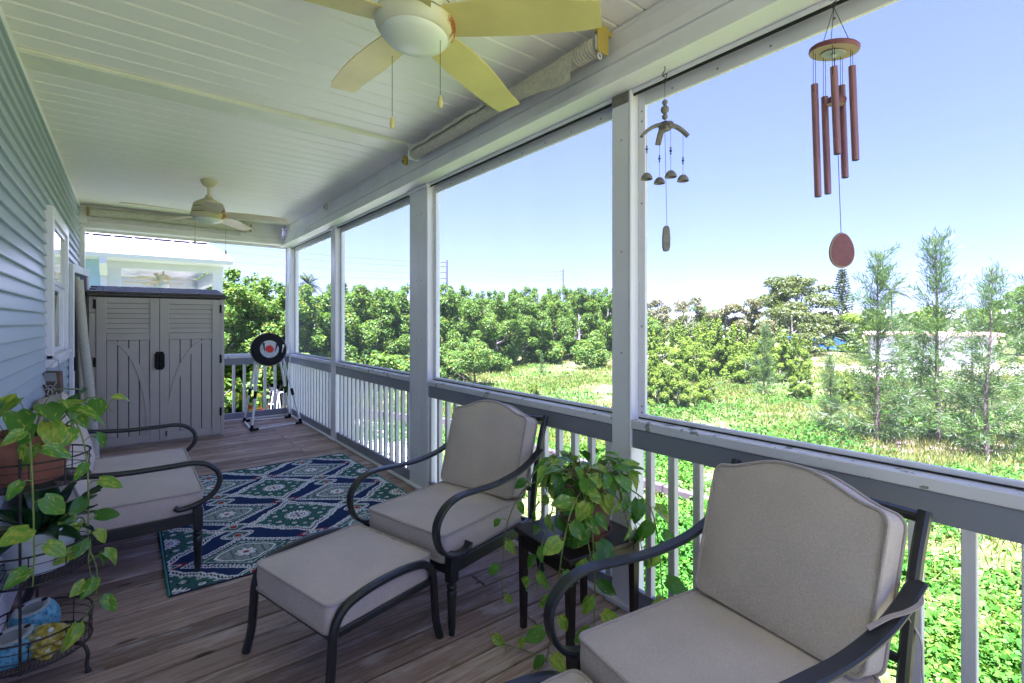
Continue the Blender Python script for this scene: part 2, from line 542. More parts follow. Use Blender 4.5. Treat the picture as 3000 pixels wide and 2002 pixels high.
M['weeds'] = m_leaf('ground_weeds', [(0.0, (0.0136, 0.0722, 0.0050)), (0.5, (0.0372, 0.1406, 0.0090)), (0.85, (0.0868, 0.1900, 0.0125)), (1.0, (0.1550, 0.1976, 0.0300))], 0.35, 0.6, spec=0.15, world_noise=0.35)
M['grass'] = m_leaf('grass_blades', [(0.0, (0.0560, 0.1008, 0.0080)), (0.5, (0.1232, 0.1480, 0.0200)), (1.0, (0.2128, 0.1953, 0.0520))], 0.35, world_noise=0.2)
M['bark'] = simple('tree_bark', (0.13, 0.095, 0.075), 0.85, 0.35, 12, 0, 0.5, 40)
M['bark_grey'] = simple('grey_branch_bark', (0.17, 0.15, 0.13), 0.85, 0.3, 10, 0, 0.5, 40)

def m_ground():
    t = NT('meadow_ground')
    v = t.coord((1, 1, 1))
    a = t.noise(v, 0.10, 5, 0.6); b = t.noise(v, 1.6, 6, 0.65); d = t.noise(v, 9, 4, 0.6)
    c = t.ramp(b, [(0.28, (0.028, 0.058, 0.010)), (0.5, (0.062, 0.108, 0.018)), (0.72, (0.12, 0.15, 0.034))])
    dry = t.maprange(t.math('ADD', t.math('MULTIPLY', a, 0.7), t.math('MULTIPLY', d, 0.3)), 0.46, 0.58)
    c = t.mix(t.math('MULTIPLY', dry, 0.65), c, (0.22, 0.185, 0.095))
    t.set(c, 0.9, spec=0.1)
    t.bump(t.math('ADD', b, d), 0.8, 0.08)
    return t.m
M['ground'] = m_ground()
M['pale_dirt'] = simple('pale_marl_drive', (0.55, 0.52, 0.46), 0.9, 0.15, 0.7, 0, 0.5, 8)
M['dirt'] = simple('bare_brown_dirt', (0.20, 0.15, 0.11), 0.95, 0.3, 3, 0, 0.6, 9)

def m_screen(name, op, seed):
    """insect mesh: part open, part thin dark-grey fibre; a faint moire ripple is painted into its opacity"""
    t = NT(name)
    v = t.coord((1, 1, 1), kind='Object')
    wv = t.new('ShaderNodeTexWave'); wv.inputs['Scale'].default_value = 3.2; wv.inputs['Distortion'].default_value = 6
    wv.inputs['Detail'].default_value = 1.5; wv.inputs['Detail Scale'].default_value = 0.5
    mp = t.coord((0.0, 1.6, 0.35)); t.lk(mp, wv.inputs['Vector'])
    fac = t.maprange(wv.outputs['Fac'], 0.0, 1.0, op - 0.018, op + 0.018)
    df = t.new('ShaderNodeBsdfDiffuse'); df.inputs[0].default_value = (0.40, 0.42, 0.46, 1)
    tl = t.new('ShaderNodeBsdfTranslucent'); tl.inputs[0].default_value = (0.55, 0.57, 0.62, 1)
    m1 = t.new('ShaderNodeMixShader'); m1.inputs[0].default_value = 0.5
    t.lk(df.outputs[0], m1.inputs[1]); t.lk(tl.outputs[0], m1.inputs[2])
    tp = t.new('ShaderNodeBsdfTransparent')
    mx = t.new('ShaderNodeMixShader'); t.lk(fac, mx.inputs[0])
    t.lk(tp.outputs[0], mx.inputs[1]); t.lk(m1.outputs[0], mx.inputs[2])
    t.lk(mx.outputs[0], t.n['Material Output'].inputs[0])
    return t.m
M['screen'] = m_screen('insect_screen_mesh', 0.145, 1)
M['screen_thin'] = m_screen('fine_insect_screen_mesh', 0.06, 2)

def m_glass():
    t = NT('window_glass')
    t.set((0.35, 0.42, 0.45), 0.04, 0.0, 1.0)
    t.b.inputs['Coat Weight'].default_value = 1.0
    return t.m
M['glass'] = m_glass()
M['house_white'] = simple('neighbour_white_paint', (0.72, 0.72, 0.73), 0.5, 0.03, 2)
M['house_blue'] = simple('neighbour_blue_siding', (0.42, 0.60, 0.68), 0.5, 0.04, 2)
M['roof_white'] = simple('white_metal_roof', (0.36, 0.365, 0.38), 0.35, 0.03, 2)
M['grey_paint'] = simple('mid_grey_paint', (0.35, 0.36, 0.37), 0.6, 0.1, 2)
M['interior_dark'] = simple('dark_interior', (0.03, 0.035, 0.04), 0.6, 0.2)
M['blue_tarp'] = simple('blue_tarp', (0.02, 0.12, 0.45), 0.5, 0.15, 1.5)
M['tan_roof'] = simple('tan_flat_roof', (0.55, 0.38, 0.28), 0.8, 0.1, 2)
M['red_plastic'] = simple('orange_red_plastic', (0.62, 0.09, 0.03), 0.4, 0.1, 4)
M['red_bull'] = simple('red_target_centre', (0.62, 0.03, 0.02), 0.7, 0.15, 40, 0, 0.5, 200)
M['white_bristle'] = simple('white_target_bristle', (0.55, 0.55, 0.55), 0.9, 0.35, 70, 0, 0.9, 220)
M['pole_wood'] = simple('grey_utility_pole', (0.07, 0.075, 0.085), 0.8, 0.1, 3)
M['log'] = simple('dark_timber', (0.06, 0.05, 0.045), 0.9, 0.3, 5, 0, 0.4, 20)

# ================================================================== SETTING: deck, ceiling
XW = -0.47            # house wall face
XR = 1.923            # inner face of posts / railing
GZ = -2.6             # yard level
random.seed(4)

floor = setting('deck_floor')
PITCH = 0.142
_plank = {}
def plank_mesh(L):
    L = round(L, 2)
    if L not in _plank:
        _plank[L] = MB().box(-L / 2, L / 2, -0.0655, 0.0655, -0.032, 0.0, 0.005).mesh('plank', M['deck'])
    return _plank[L]
x_lo, x_hi = XW + 0.012, 2.05
y = -0.62; row = 0
while y < 8.15:
    cuts = [[], [0.62], [1.50], [], [1.06], [], [0.18], [1.34]][(row * 5 + row // 3) % 8]
    xs = [x_lo] + cuts + [x_hi]
    for a, b in zip(xs[:-1], xs[1:]):
        o = inst('plank', plank_mesh(b - a - 0.004), floor, ((a + b) / 2, y, random.uniform(-0.0015, 0.001)))
        o.rotation_euler = (0, 0, random.uniform(-0.0008, 0.0008))
    y += PITCH; row += 1
# joists and rim under the deck
mb = MB()
for yj in np.arange(-0.6, 8.1, 0.6):
    mb.box(XW, 2.0, yj - 0.02, yj + 0.02, -0.25, -0.036)
mb.box(2.003, 2.045, -0.7, 8.15, -0.27, -0.036)
mb.build('joist_frame', M['log'], floor)

ceiling = setting('porch_ceiling')
CZ = 2.82
pm = MB().box(XW, 1.87, -0.0745, 0.0745, CZ, CZ + 0.014, 0.0085).mesh('ceiling_panel', M['ceiling'])
y = -1.6
while y < 8.0:
    inst('ceiling_panel', pm, ceiling, (0, y, random.uniform(0, 0.0008)))
    y += 0.1535
MB().box(XW, 1.87, -1.7, 8.1, CZ + 0.0105, CZ + 0.02).build('ceiling_backing', M['trim_cream'], ceiling)
mb = MB().box(XW + 0.02, 1.85, 3.565, 3.775, CZ - 0.022, CZ - 0.001, 0.004)
mb.box(XW + 0.02, 1.85, 3.553, 3.564, CZ - 0.016, CZ - 0.001, 0.003)
mb.build('ceiling_batten', M['trim_cream'], ceiling)

# ---- beams
beam = setting('porch_beam')
mb = MB()
prof = [(1.868, 2.8185), (1.856, 2.8185), (1.856, 2.806), (1.846, 2.806), (1.846, 2.790), (1.858, 2.788), (1.858, 2.716), (1.846, 2.712), (1.846, 2.700), (1.838, 2.694),
        (1.838, 2.650), (1.848, 2.646), (1.848, 2.638), (1.828, 2.632), (1.828, 2.572), (1.812, 2.566), (1.812, 2.556), (1.800, 2.552), (1.800, 2.531), (2.06, 2.531), (2.06, 2.86), (1.868, 2.86)]
mb.prism(prof, 1, -1.7, 8.16)
mb.build('beam_cladding', M['vinyl_dirty'], beam, smooth=20)
mb = MB().box(1.925, 1.937, -1.6, 7.9, 2.512, 2.530, 0.002)
mb.build('beam_channel', M['vinyl'], beam)
mb = MB().box(1.938, 1.941, -1.6, 7.9, 2.500, 2.5305)
mb.build('shadow_gap_strip', M['shadow_gap'], beam)  # black strip draws the shade of the gap below the beam

end_beam = setting('end_beam')
mb = MB()
prof = [(7.868, 2.8185), (7.852, 2.8185), (7.852, 2.800), (7.866, 2.797), (7.866, 2.716), (7.852, 2.712), (7.852, 2.700), (7.846, 2.696), (7.846, 2.650), (7.856, 2.646), (7.856, 2.638), (7.840, 2.632), (7.840, 2.590), (7.826, 2.584),
        (7.826, 2.548), (8.06, 2.548), (8.06, 2.86), (7.868, 2.86)]
mb.prism([(a, b) for a, b in prof], 0, XW, 1.80)
mb.build('beam_cladding', M['vinyl_dirty'], end_beam, smooth=20)
MB().box(1.782, 1.7985, 7.81, 7.825, 2.549, 2.80, 0.003).build('corner_strip', M['vinyl'], end_beam)
MB().box(XW + 0.003, XW + 0.085, 7.81, 7.8255, 2.59, 2.80, 0.004).build('corner_block', M['vinyl'], end_beam)

# ---- porch posts
def post(label, y0, y1, split=None, plate=False, collar=True):
    t = thing('porch_post', label, 'post', (XR, (y0 + y1) / 2, 0), group='white posts along the railing')
    h = (y1 - y0) / 2
    mb = MB()
    if split:
        s = split - (y0 + y1) / 2
        mb.box(0, 0.125, s + 0.0015, h, 0, 2.531, 0.003).box(0, 0.125, -h + 0.02, s - 0.0015, 0, 2.531, 0.003)
        mb.box(0.004, 0.12, s - 0.0015, s + 0.0015, 0, 2.53)
        mb.box(-0.005, 0.11, -h, -h + 0.0185, 0, 2.53, 0.006)
    else:
        mb.box(0, 0.115, -h + 0.014, h, 0, 2.531, 0.003)
        mb.box(-0.005, 0.10, -h, -h + 0.0125, 0, 2.5305, 0.005)
    mb.build('post_shaft', M['vinyl'], t)
    MB().box(-0.028, 0.118, -h - 0.022, h + 0.022, 0.001, 0.030, 0.006).build('base_trim', M['vinyl_dirty'], t)
    if collar:
        MB().box(-0.022, 0.122, -h - 0.02, h + 0.02, 2.500, 2.529, 0.008).build('cap_trim', M['vinyl_dirty'], t)
    if plate:
        MB().box(-0.004, 0.0, -h + 0.016, h - 0.004, 2.475, 2.529, 0.001).build('bracket_plate', M['screw'], t)
        mb = MB()
        for i in range(4):
            for z in (2.487, 2.512):
                mb.lathe([(0.0, 0.003), (0.0045, 0.002), (0.005, 0.0)], 8, Matrix.Translation((-0.004, -h + 0.03 + i * 0.022, z)) @ Matrix.Rotation(-PI / 2, 4, 'Y'))
        mb.build('bracket_screw', M['screw'], t)
    mb = MB()
    for z in (0.55, 1.25, 1.75, 2.3):
        for dy in ((-0.05, 0.03) if split else (0.0,)):
            mb.lathe([(0.0, 0.002), (0.004, 0.0015), (0.0045, 0.0)], 8, Matrix.Translation((-0.0004, dy, z)) @ Matrix.Rotation(-PI / 2, 4, 'Y'))
    mb.build('post_screw', M['screw'], t)
    return t
post('white post beside the potted vine, with a screwed metal plate at its top', 1.52, 1.643, plate=True, collar=False)
post('widest white post with a seam down its face, left of the middle armchair', 3.573, 3.899, split=3.735)
post('narrow white post between the two far railing sections', 5.824, 5.996)
post('corner post where the side railing meets the end railing', 7.83, 7.99)

# ---- railings + insect screens, bay by bay
BAL = MB().box(0, 0.034, -0.017, 0.017, 0.106, 0.795, 0.002).mesh('baluster', M['baluster'])
def screws(parent, pts, axis):
    mb = MB()
    for p in pts:
        R = Matrix.Rotation(-PI / 2, 4, 'Y') if axis == 'x' else Matrix.Rotation(PI / 2, 4, 'X')
        mb.lathe([(0.0, 0.0025), (0.0042, 0.002), (0.005, 0.0)], 8, Matrix.Translation(p) @ R)
    return mb.build('frame_screw', M['screw'], parent)

def railing(label, y0, y1, first):
    t = thing('railing', label, 'railing', (XR, y0, 0), group='railing sections between the posts')
    L = y1 - y0
    MB().box(0.006, 0.044, 0, L, 0.792, 0.884, 0.003).build('top_rail', M['rail'], t)
    MB().box(-0.004, 0.075, 0, L, 0.8865, 0.928, 0.004).build('sill', M['sill'], t)
    MB().box(0.012, 0.042, 0, L, 0.022, 0.106, 0.003).build('bottom_rail', M['rail'], t)
    MB().box(-0.014, 0.05, 0, L, 0.002, 0.020, 0.003).build('floor_strip', M['vinyl_dirty'], t)
    y = first - y0
    while y > 0.06: y -= 0.1245
    while y < 0.02: y += 0.1245
    while y < L - 0.015:
        inst('baluster', BAL, t, (0.008, y, 0)); y += 0.1245
    return t
def screen(label, y0, y1, mat):
    t = thing('insect_screen', label, 'insect screen', (XR + 0.055, y0, 0.93), group='insect screens above the railing')
    L = y1 - y0; H = 2.53 - 0.93
    MB().box(0, 0.020, 0, 0.038, 0.0, H, 0.002).build('side_stile', M['vinyl'], t)
    MB().box(0, 0.020, L - 0.038, L, 0.0, H, 0.002).build('side_stile', M['vinyl'], t)
    MB().box(0.001, 0.019, 0.0385, L - 0.0385, H - 0.075, H, 0.002).build('top_stile', M['vinyl_dirty'], t)
    MB().box(0.001, 0.019, 0.0385, L - 0.0385, 0.0, 0.022, 0.002).build('bottom_stile', M['vinyl'], t)
    MB().box(-0.004, -0.001, 0.004, L - 0.004, 0.0, 0.006).build('gap_shade', M['shadow_gap'], t)  # black sliver puts in the shaded gap along the sill
    m = MB(); n = 6
    m.add([(0.010, 0.036, 0.02), (0.010, L - 0.036, 0.02), (0.010, L - 0.036, H - 0.07), (0.010, 0.036, H - 0.07)], [(0, 1, 2, 3)])
    m.build('screen_mesh', mat, t)
    pts = [(-0.0003, 0.02, z) for z in (0.35, 0.8, 1.25)] + [(-0.0003, L - 0.02, z) for z in (0.03, 0.06, 0.45, 1.05, 1.45, 1.5)]
    pts += [(0.0007, q, H - 0.05) for q in np.arange(0.12, L, 0.22)]
    screws(t, pts, 'x')
    return t
bays = [(-0.55, 1.52, 0.309), (1.645, 3.573, 3.42), (3.90, 5.824, 5.70), (5.998, 7.83, 7.72)]
bl = ['grey railing section behind the nearest armchair, its white sill peeling', 'grey railing section behind the middle armchair and potted vine',
      'grey railing section beside the rug, between the wide post and the narrow post', 'farthest side railing section, next to the standing target']
sl = ['big insect screen behind the two hanging wind chimes', 'insect screen above the railing behind the middle armchair',
      'insect screen between the wide seamed post and the narrow post', 'smallest looking insect screen, nearest the far corner post']
for (a, b, f), l1, l2, m in zip(bays, bl, sl, ('screen', 'screen', 'screen', 'screen')):
    railing(l1, a, b, f); screen(l2, a, b, M[m])

# end railing and end screen (along X, at the far end)
t = thing('railing', 'end railing at the far end behind the target stand and shed', 'railing', (XW, 7.95, 0), group='railing sections between the posts')
L = XR - XW
MB().box(0, L, 0.006, 0.044, 0.792, 0.884, 0.003).build('top_rail', M['rail'], t)
MB().box(0, L, -0.004, 0.075, 0.8865, 0.928, 0.004).build('sill', M['sill'], t)
MB().box(0, L, 0.012, 0.042, 0.022, 0.106, 0.003).build('bottom_rail', M['rail'], t)
MB().box(0, L, -0.014, 0.05, 0.002, 0.020, 0.003).build('floor_strip', M['vinyl_dirty'], t)
BALX = MB().box(-0.017, 0.017, 0, 0.034, 0.106, 0.795, 0.002).mesh('baluster', M['baluster'])
x = 0.03
while x < L - 0.01:
    inst('baluster', BALX, t, (x, 0.008, 0)); x += 0.136
t = thing('insect_screen', 'end insect screen above the shed, facing the white roofed house', 'insect screen', (XW, 8.005, 0.93), group='insect screens above the railing')
H = 2.545 - 0.93
MB().box(0.0, 0.05, 0, 0.02, 0.0, H, 0.002).build('side_stile', M['vinyl'], t)
MB().box(L - 0.03, L, 0, 0.02, 0.0, H, 0.002).build('side_stile', M['vinyl'], t)
MB().box(0.0505, L - 0.0305, 0.001, 0.019, H - 0.03, H, 0.002).build('top_stile', M['vinyl_dirty'], t)
MB().box(0.0505, L - 0.0305, 0.001, 0.019, 0.0, 0.02, 0.002).build('bottom_stile', M['vinyl'], t)
mb = MB(); mb.add([(0.04, 0.01, 0.01), (L - 0.02, 0.01, 0.01), (L - 0.02, 0.01, H - 0.02), (0.04, 0.01, H - 0.02)], [(0, 1, 2, 3)])
mb.build('screen_mesh', M['screen_thin'], t)
MB().box(0.0, 0.06, -0.115, 0.0, -0.93, H + 0.003, 0.004).build('wall_jamb', M['vinyl'], t)

# ---- house wall with lap siding, window, storm door
wall = thing('house_wall', 'house wall of pale blue lap siding with a white framed window', 'wall', (XW, 0, 0))
LAP = 0.0815
sect = [(0.0, LAP + 0.004), (0.0135, 0.004), (0.0135, 0.0), (0.0, 0.0)]
SID = MB().prism([(x + 0, z) for x, z in [(-0.004, LAP + 0.004), (0.0005, LAP + 0.004), (0.002, LAP * 0.86), (0.0185, 0.010), (0.0195, 0.004), (0.0175, 0.0), (-0.004, 0.0)]], 1, -0.5, 0.5).mesh('siding_board', M['siding'])
z = 0.16; r = 0
random.seed(9)
while z < 2.77:
    cut = [3.9, 6.2, 0.6, 4.4, 6.4][r % 5] + random.uniform(-0.2, 0.2)
    segs = [(-1.6, cut, 0.0), (cut, 8.05, 0.0)] if r % 6 == 5 or r > 27 else [(-1.6, 8.05, 0.0)]
    for (a, b, dx) in segs:
        o = inst('siding_board', SID, wall, (0.0 + (0.0012 if a > 0 else 0), (a + b) / 2, z), scale=(1, (b - a) + (0.02 if a > 0 else 0), 1))
    z += LAP; r += 1
MB().box(-0.10, -0.0045, -1.7, 8.1, -0.3, 2.86).build('sheathing', M['interior_dark'], wall)
MB().box(-0.004, 0.022, -1.6, 8.05, 0.004, 0.158, 0.004).build('baseboard', M['vinyl'], wall)
MB().box(-0.003, 0.024, -1.6, 7.83, 2.775, 2.8185, 0.005).build('top_channel', M['vinyl'], wall)
# window
w = thing('window', None, None, parent=wall, loc=(0, 4.783, 1.137))
WL, WH = 1.177, 1.10
mb = MB()
mb.box(0.0, 0.052, 0, 0.085, 0.0, WH, 0.004).box(0.0, 0.052, WL - 0.085, WL, 0.0, WH, 0.004)
mb.box(0.0, 0.054, 0.0855, WL - 0.0855, WH - 0.085, WH, 0.004)
mb.box(0.0, 0.056, -0.012, WL + 0.012, -0.062, -0.001, 0.004)
mb.build('frame', M['vinyl'], w)
MB().box(0.0, 0.075, 0.0, WL, 0.0, 0.028, 0.004).build('sill', M['sill'], w)
mb = MB()
for (z0, z1, x1) in ((0.03, WH / 2, 0.026), (WH / 2 + 0.002, WH - 0.086, 0.036)):
    mb.box(0.008, x1, 0.087, 0.125, z0, z1, 0.003).box(0.008, x1, WL - 0.125, WL - 0.087, z0, z1, 0.003)
    mb.box(0.008, x1, 0.1255, WL - 0.1255, z0, z0 + 0.038, 0.003).box(0.008, x1, 0.1255, WL - 0.1255, z1 - 0.038, z1, 0.003)
mb.build('sash', M['vinyl'], w)
MB().box(0.006, 0.0225, 0.12, WL - 0.12, 0.065, WH / 2 - 0.035).build('pane', M['glass'], w)
MB().box(0.006, 0.026, 0.12, WL - 0.12, WH / 2 + 0.038, WH - 0.122).build('pane', M['glass'], w)

# storm door frame, standing slightly open from the wall
t = thing('storm_door', 'narrow white storm door frame ajar against the wall beside the shed', 'door', (XW, 6.48, 0), rotz=rad(-7.0))
mb = MB().box(0.015, 0.05, 0, 0.05, 0.03, 1.98, 0.004).box(0.015, 0.05, 0.66, 0.71, 0.03, 1.98, 0.004)
mb.box(0.016, 0.049, 0.0505, 0.6595, 1.90, 1.979, 0.004).box(0.016, 0.049, 0.0505, 0.6595, 0.03, 0.18, 0.004)
mb.build('door_frame', M['vinyl'], t)
MB().box(0.025, 0.034, 0.045, 0.665, 0.15, 1.92).build('dark_opening', M['interior_dark'], t)  # dark sheet stands in for the shaded opening inside the frame
MB().box(0.051, 0.066, 0.012, 0.03, 0.92, 1.06, 0.004).build('handle', M['shed_black'], t)

# porch roof and house body (above and behind: they shade the porch and the yard beside it)
roof = thing('porch_roof', 'sloping roof over the porch, just above its ceiling', 'roof', (0, 0, 0))
MB().prism([(2.25, 2.90), (2.25, 2.99), (-3.6, 4.75), (-3.6, 4.66)], 1, -2.2, 8.55).build('roof_deck', M['roof_white'], roof)
MB().box(2.22, 2.249, -2.2, 8.55, 2.80, 2.899).build('fascia', M['vinyl'], roof)
MB().box(2.061, 2.219, -2.2, 8.55, 2.862, 2.88).build('soffit', M['vinyl'], roof)
body = thing('house_body', 'rest of the house behind the blue siding wall', 'house', (-4, 3, 0))
MB().box(-4.2, 3.42, -5.0, 5.05, GZ, 2.85).build('house_shell', M['siding'], body)
MB().box(3.425, 3.50, -4.8, 5.0, GZ, -0.3).build('lower_wall', M['house_white'], body)

# ================================================================== FURNITURE
def cushion(name, outline, t, bulge, mat, parent, M4, pipe_mat, seed=0, crease=0.004, sag=0.0):
    """cushion from a closed outline (list of (a,b)) in its own plane; thickness t along +c.  M4 maps (a,b,c)."""
    rng = random.Random(seed)
    n = len(outline)
    ca = sum(p[0] for p in outline) / n; cb = sum(p[1] for p in outline) / n
    ph = [rng.uniform(0, 6.28) for _ in range(6)]
    def wob(a, b):
        return crease * (0.5 * math.sin(a * 15 + ph[0]) * math.sin(b * 13 + ph[2]) + 0.5 * math.sin(a * 8 + ph[4]) * math.sin(b * 9 + ph[5]))
    def pucker(x, y, e):
        th = math.atan2(y - cb, x - ca)
        return crease * 0.8 * math.exp(-e * 9) * (math.sin(th * 37 + ph[1]) * math.sin(th * 5 + ph[2]) + 0.5 * math.sin(th * 71 + ph[4]))
    ha = max(abs(p[0] - ca) for p in outline)
    top_pts = sorted([p for p in outline if p[1] > cb]); b_lo = min(p[1] for p in outline)
    def blim(x):
        for p, q in zip(top_pts[:-1], top_pts[1:]):
            if p[0] <= x <= q[0] and q[0] - p[0] > 1e-6:
                return b_lo, p[1] + (q[1] - p[1]) * (x - p[0]) / (q[0] - p[0])
        return b_lo, (top_pts[0] if x < ca else top_pts[-1])[1]
    S = [1.0, 0.985, 0.96, 0.92, 0.87, 0.81, 0.74, 0.66, 0.58, 0.49, 0.40, 0.30, 0.20, 0.10]
    vs, fs, rings = [], [], []
    def ring(s, c, side):
        st = len(vs)
        for (a, b) in outline:
            x = ca + (a - ca) * s; y = cb + (b - cb) * s
            e = 1 - s
            na = min(1.0, abs(x - ca) / ha)
            lo_b, hi_b = blim(x)
            nb = min(1.0, abs(2 * (y - lo_b) / (hi_b - lo_b) - 1))
            z = c + side * (bulge * 1.25 * ((1 - na ** 2.3) * (1 - nb ** 2.3)) ** 0.85 + wob(x, y) * min(1.0, e * 4) + pucker(x, y, e) * min(1.0, e * 30))
            vs.append((x, y, z))
        rings.append(st)
    for s in S[::-1]: ring(s, 0.0, -1)
    for k in (0.18, 0.5, 0.82):
        st = len(vs)
        for i, (a, b) in enumerate(outline):
            q = 1.0 + 0.012 * math.sin(PI * k) + 0.004 * math.sin(i * 0.9 + ph[5]) * math.sin(PI * k)
            vs.append((ca + (a - ca) * q, cb + (b - cb) * q, t * k))
        rings.append(st)
    for s in S: ring(s, t, 1)
    for r0, r1 in zip(rings[:-1], rings[1:]):
        for k in range(n):
            k2 = (k + 1) % n
            fs.append((r0 + k, r0 + k2, r1 + k2, r1 + k))
    fs.append(tuple(rings[0] + k for k in range(n))[::-1]); fs.append(tuple(rings[-1] + k for k in range(n)))
    o = MB().add(vs, fs, M4).build(name, mat, parent, smooth=50)
    for c in (0.0, t):
        path = [M4 @ Vector((ca + (a - ca) * 1.008, cb + (b - cb) * 1.008, c)) for a, b in outline]
        MB().tube(path, 0.0062, 6, closed=True).build('piping', pipe_mat, o, smooth=60)
    return o

def rrect(a0, a1, b0, b1, r=0.03, m=5, per=7):
    out = []
    for (cx, cy, s) in ((a1 - r, b1 - r, 0), (a0 + r, b1 - r, 1), (a0 + r, b0 + r, 2), (a1 - r, b0 + r, 3)):
        for k in range(m + 1):
            th = PI / 2 * (s + k / m)
            out.append((cx + r * math.cos(th), cy + r * math.sin(th)))
    # subdivide the long runs
    res = []
    for i, p in enumerate(out):
        q = out[(i + 1) % len(out)]
        res.append(p)
        d = math.hypot(q[0] - p[0], q[1] - p[1])
        k = int(d / 0.03)
        for j in range(1, k + 1):
            f = j / (k + 1); res.append((p[0] + (q[0] - p[0]) * f, p[1] + (q[1] - p[1]) * f))
    return res

def camel(w, h, rise):
    """back cushion outline: a across (-w..w), b up (0..h), arched top"""
    base = rrect(-w, w, 0, h, 0.035)
    out = []
    for a, b in base:
        if b > h * 0.5:
            u = min(1, abs(a) / w)
            bump = rise * (0.5 + 0.5 * math.cos(PI * min(1.0, (u / 0.9) ** 1.25)))
            b = b + bump * (b - h * 0.5) / (h * 0.5)
        out.append((a * (1 - 0.02 * (1 - b / h)), b))
    return out

def turned_leg(mb, u, v, top=0.365, h0=0.0):
    mb.lathe([(0.0, h0), (0.013, h0), (0.0145, h0 + 0.008), (0.013, h0 + 0.02), (0.0165, h0 + 0.03), (0.0215, 0.17), (0.023, 0.195), (0.018, 0.203), (0.0245, 0.213), (0.0245, 0.222), (0.0185, 0.23), (0.025, 0.24), (0.0, 0.2405)], 14, cx=u, cy=v)
    mb.box(u - 0.0235, u + 0.0235, v - 0.0235, v + 0.0235, 0.2385, top, 0.004)

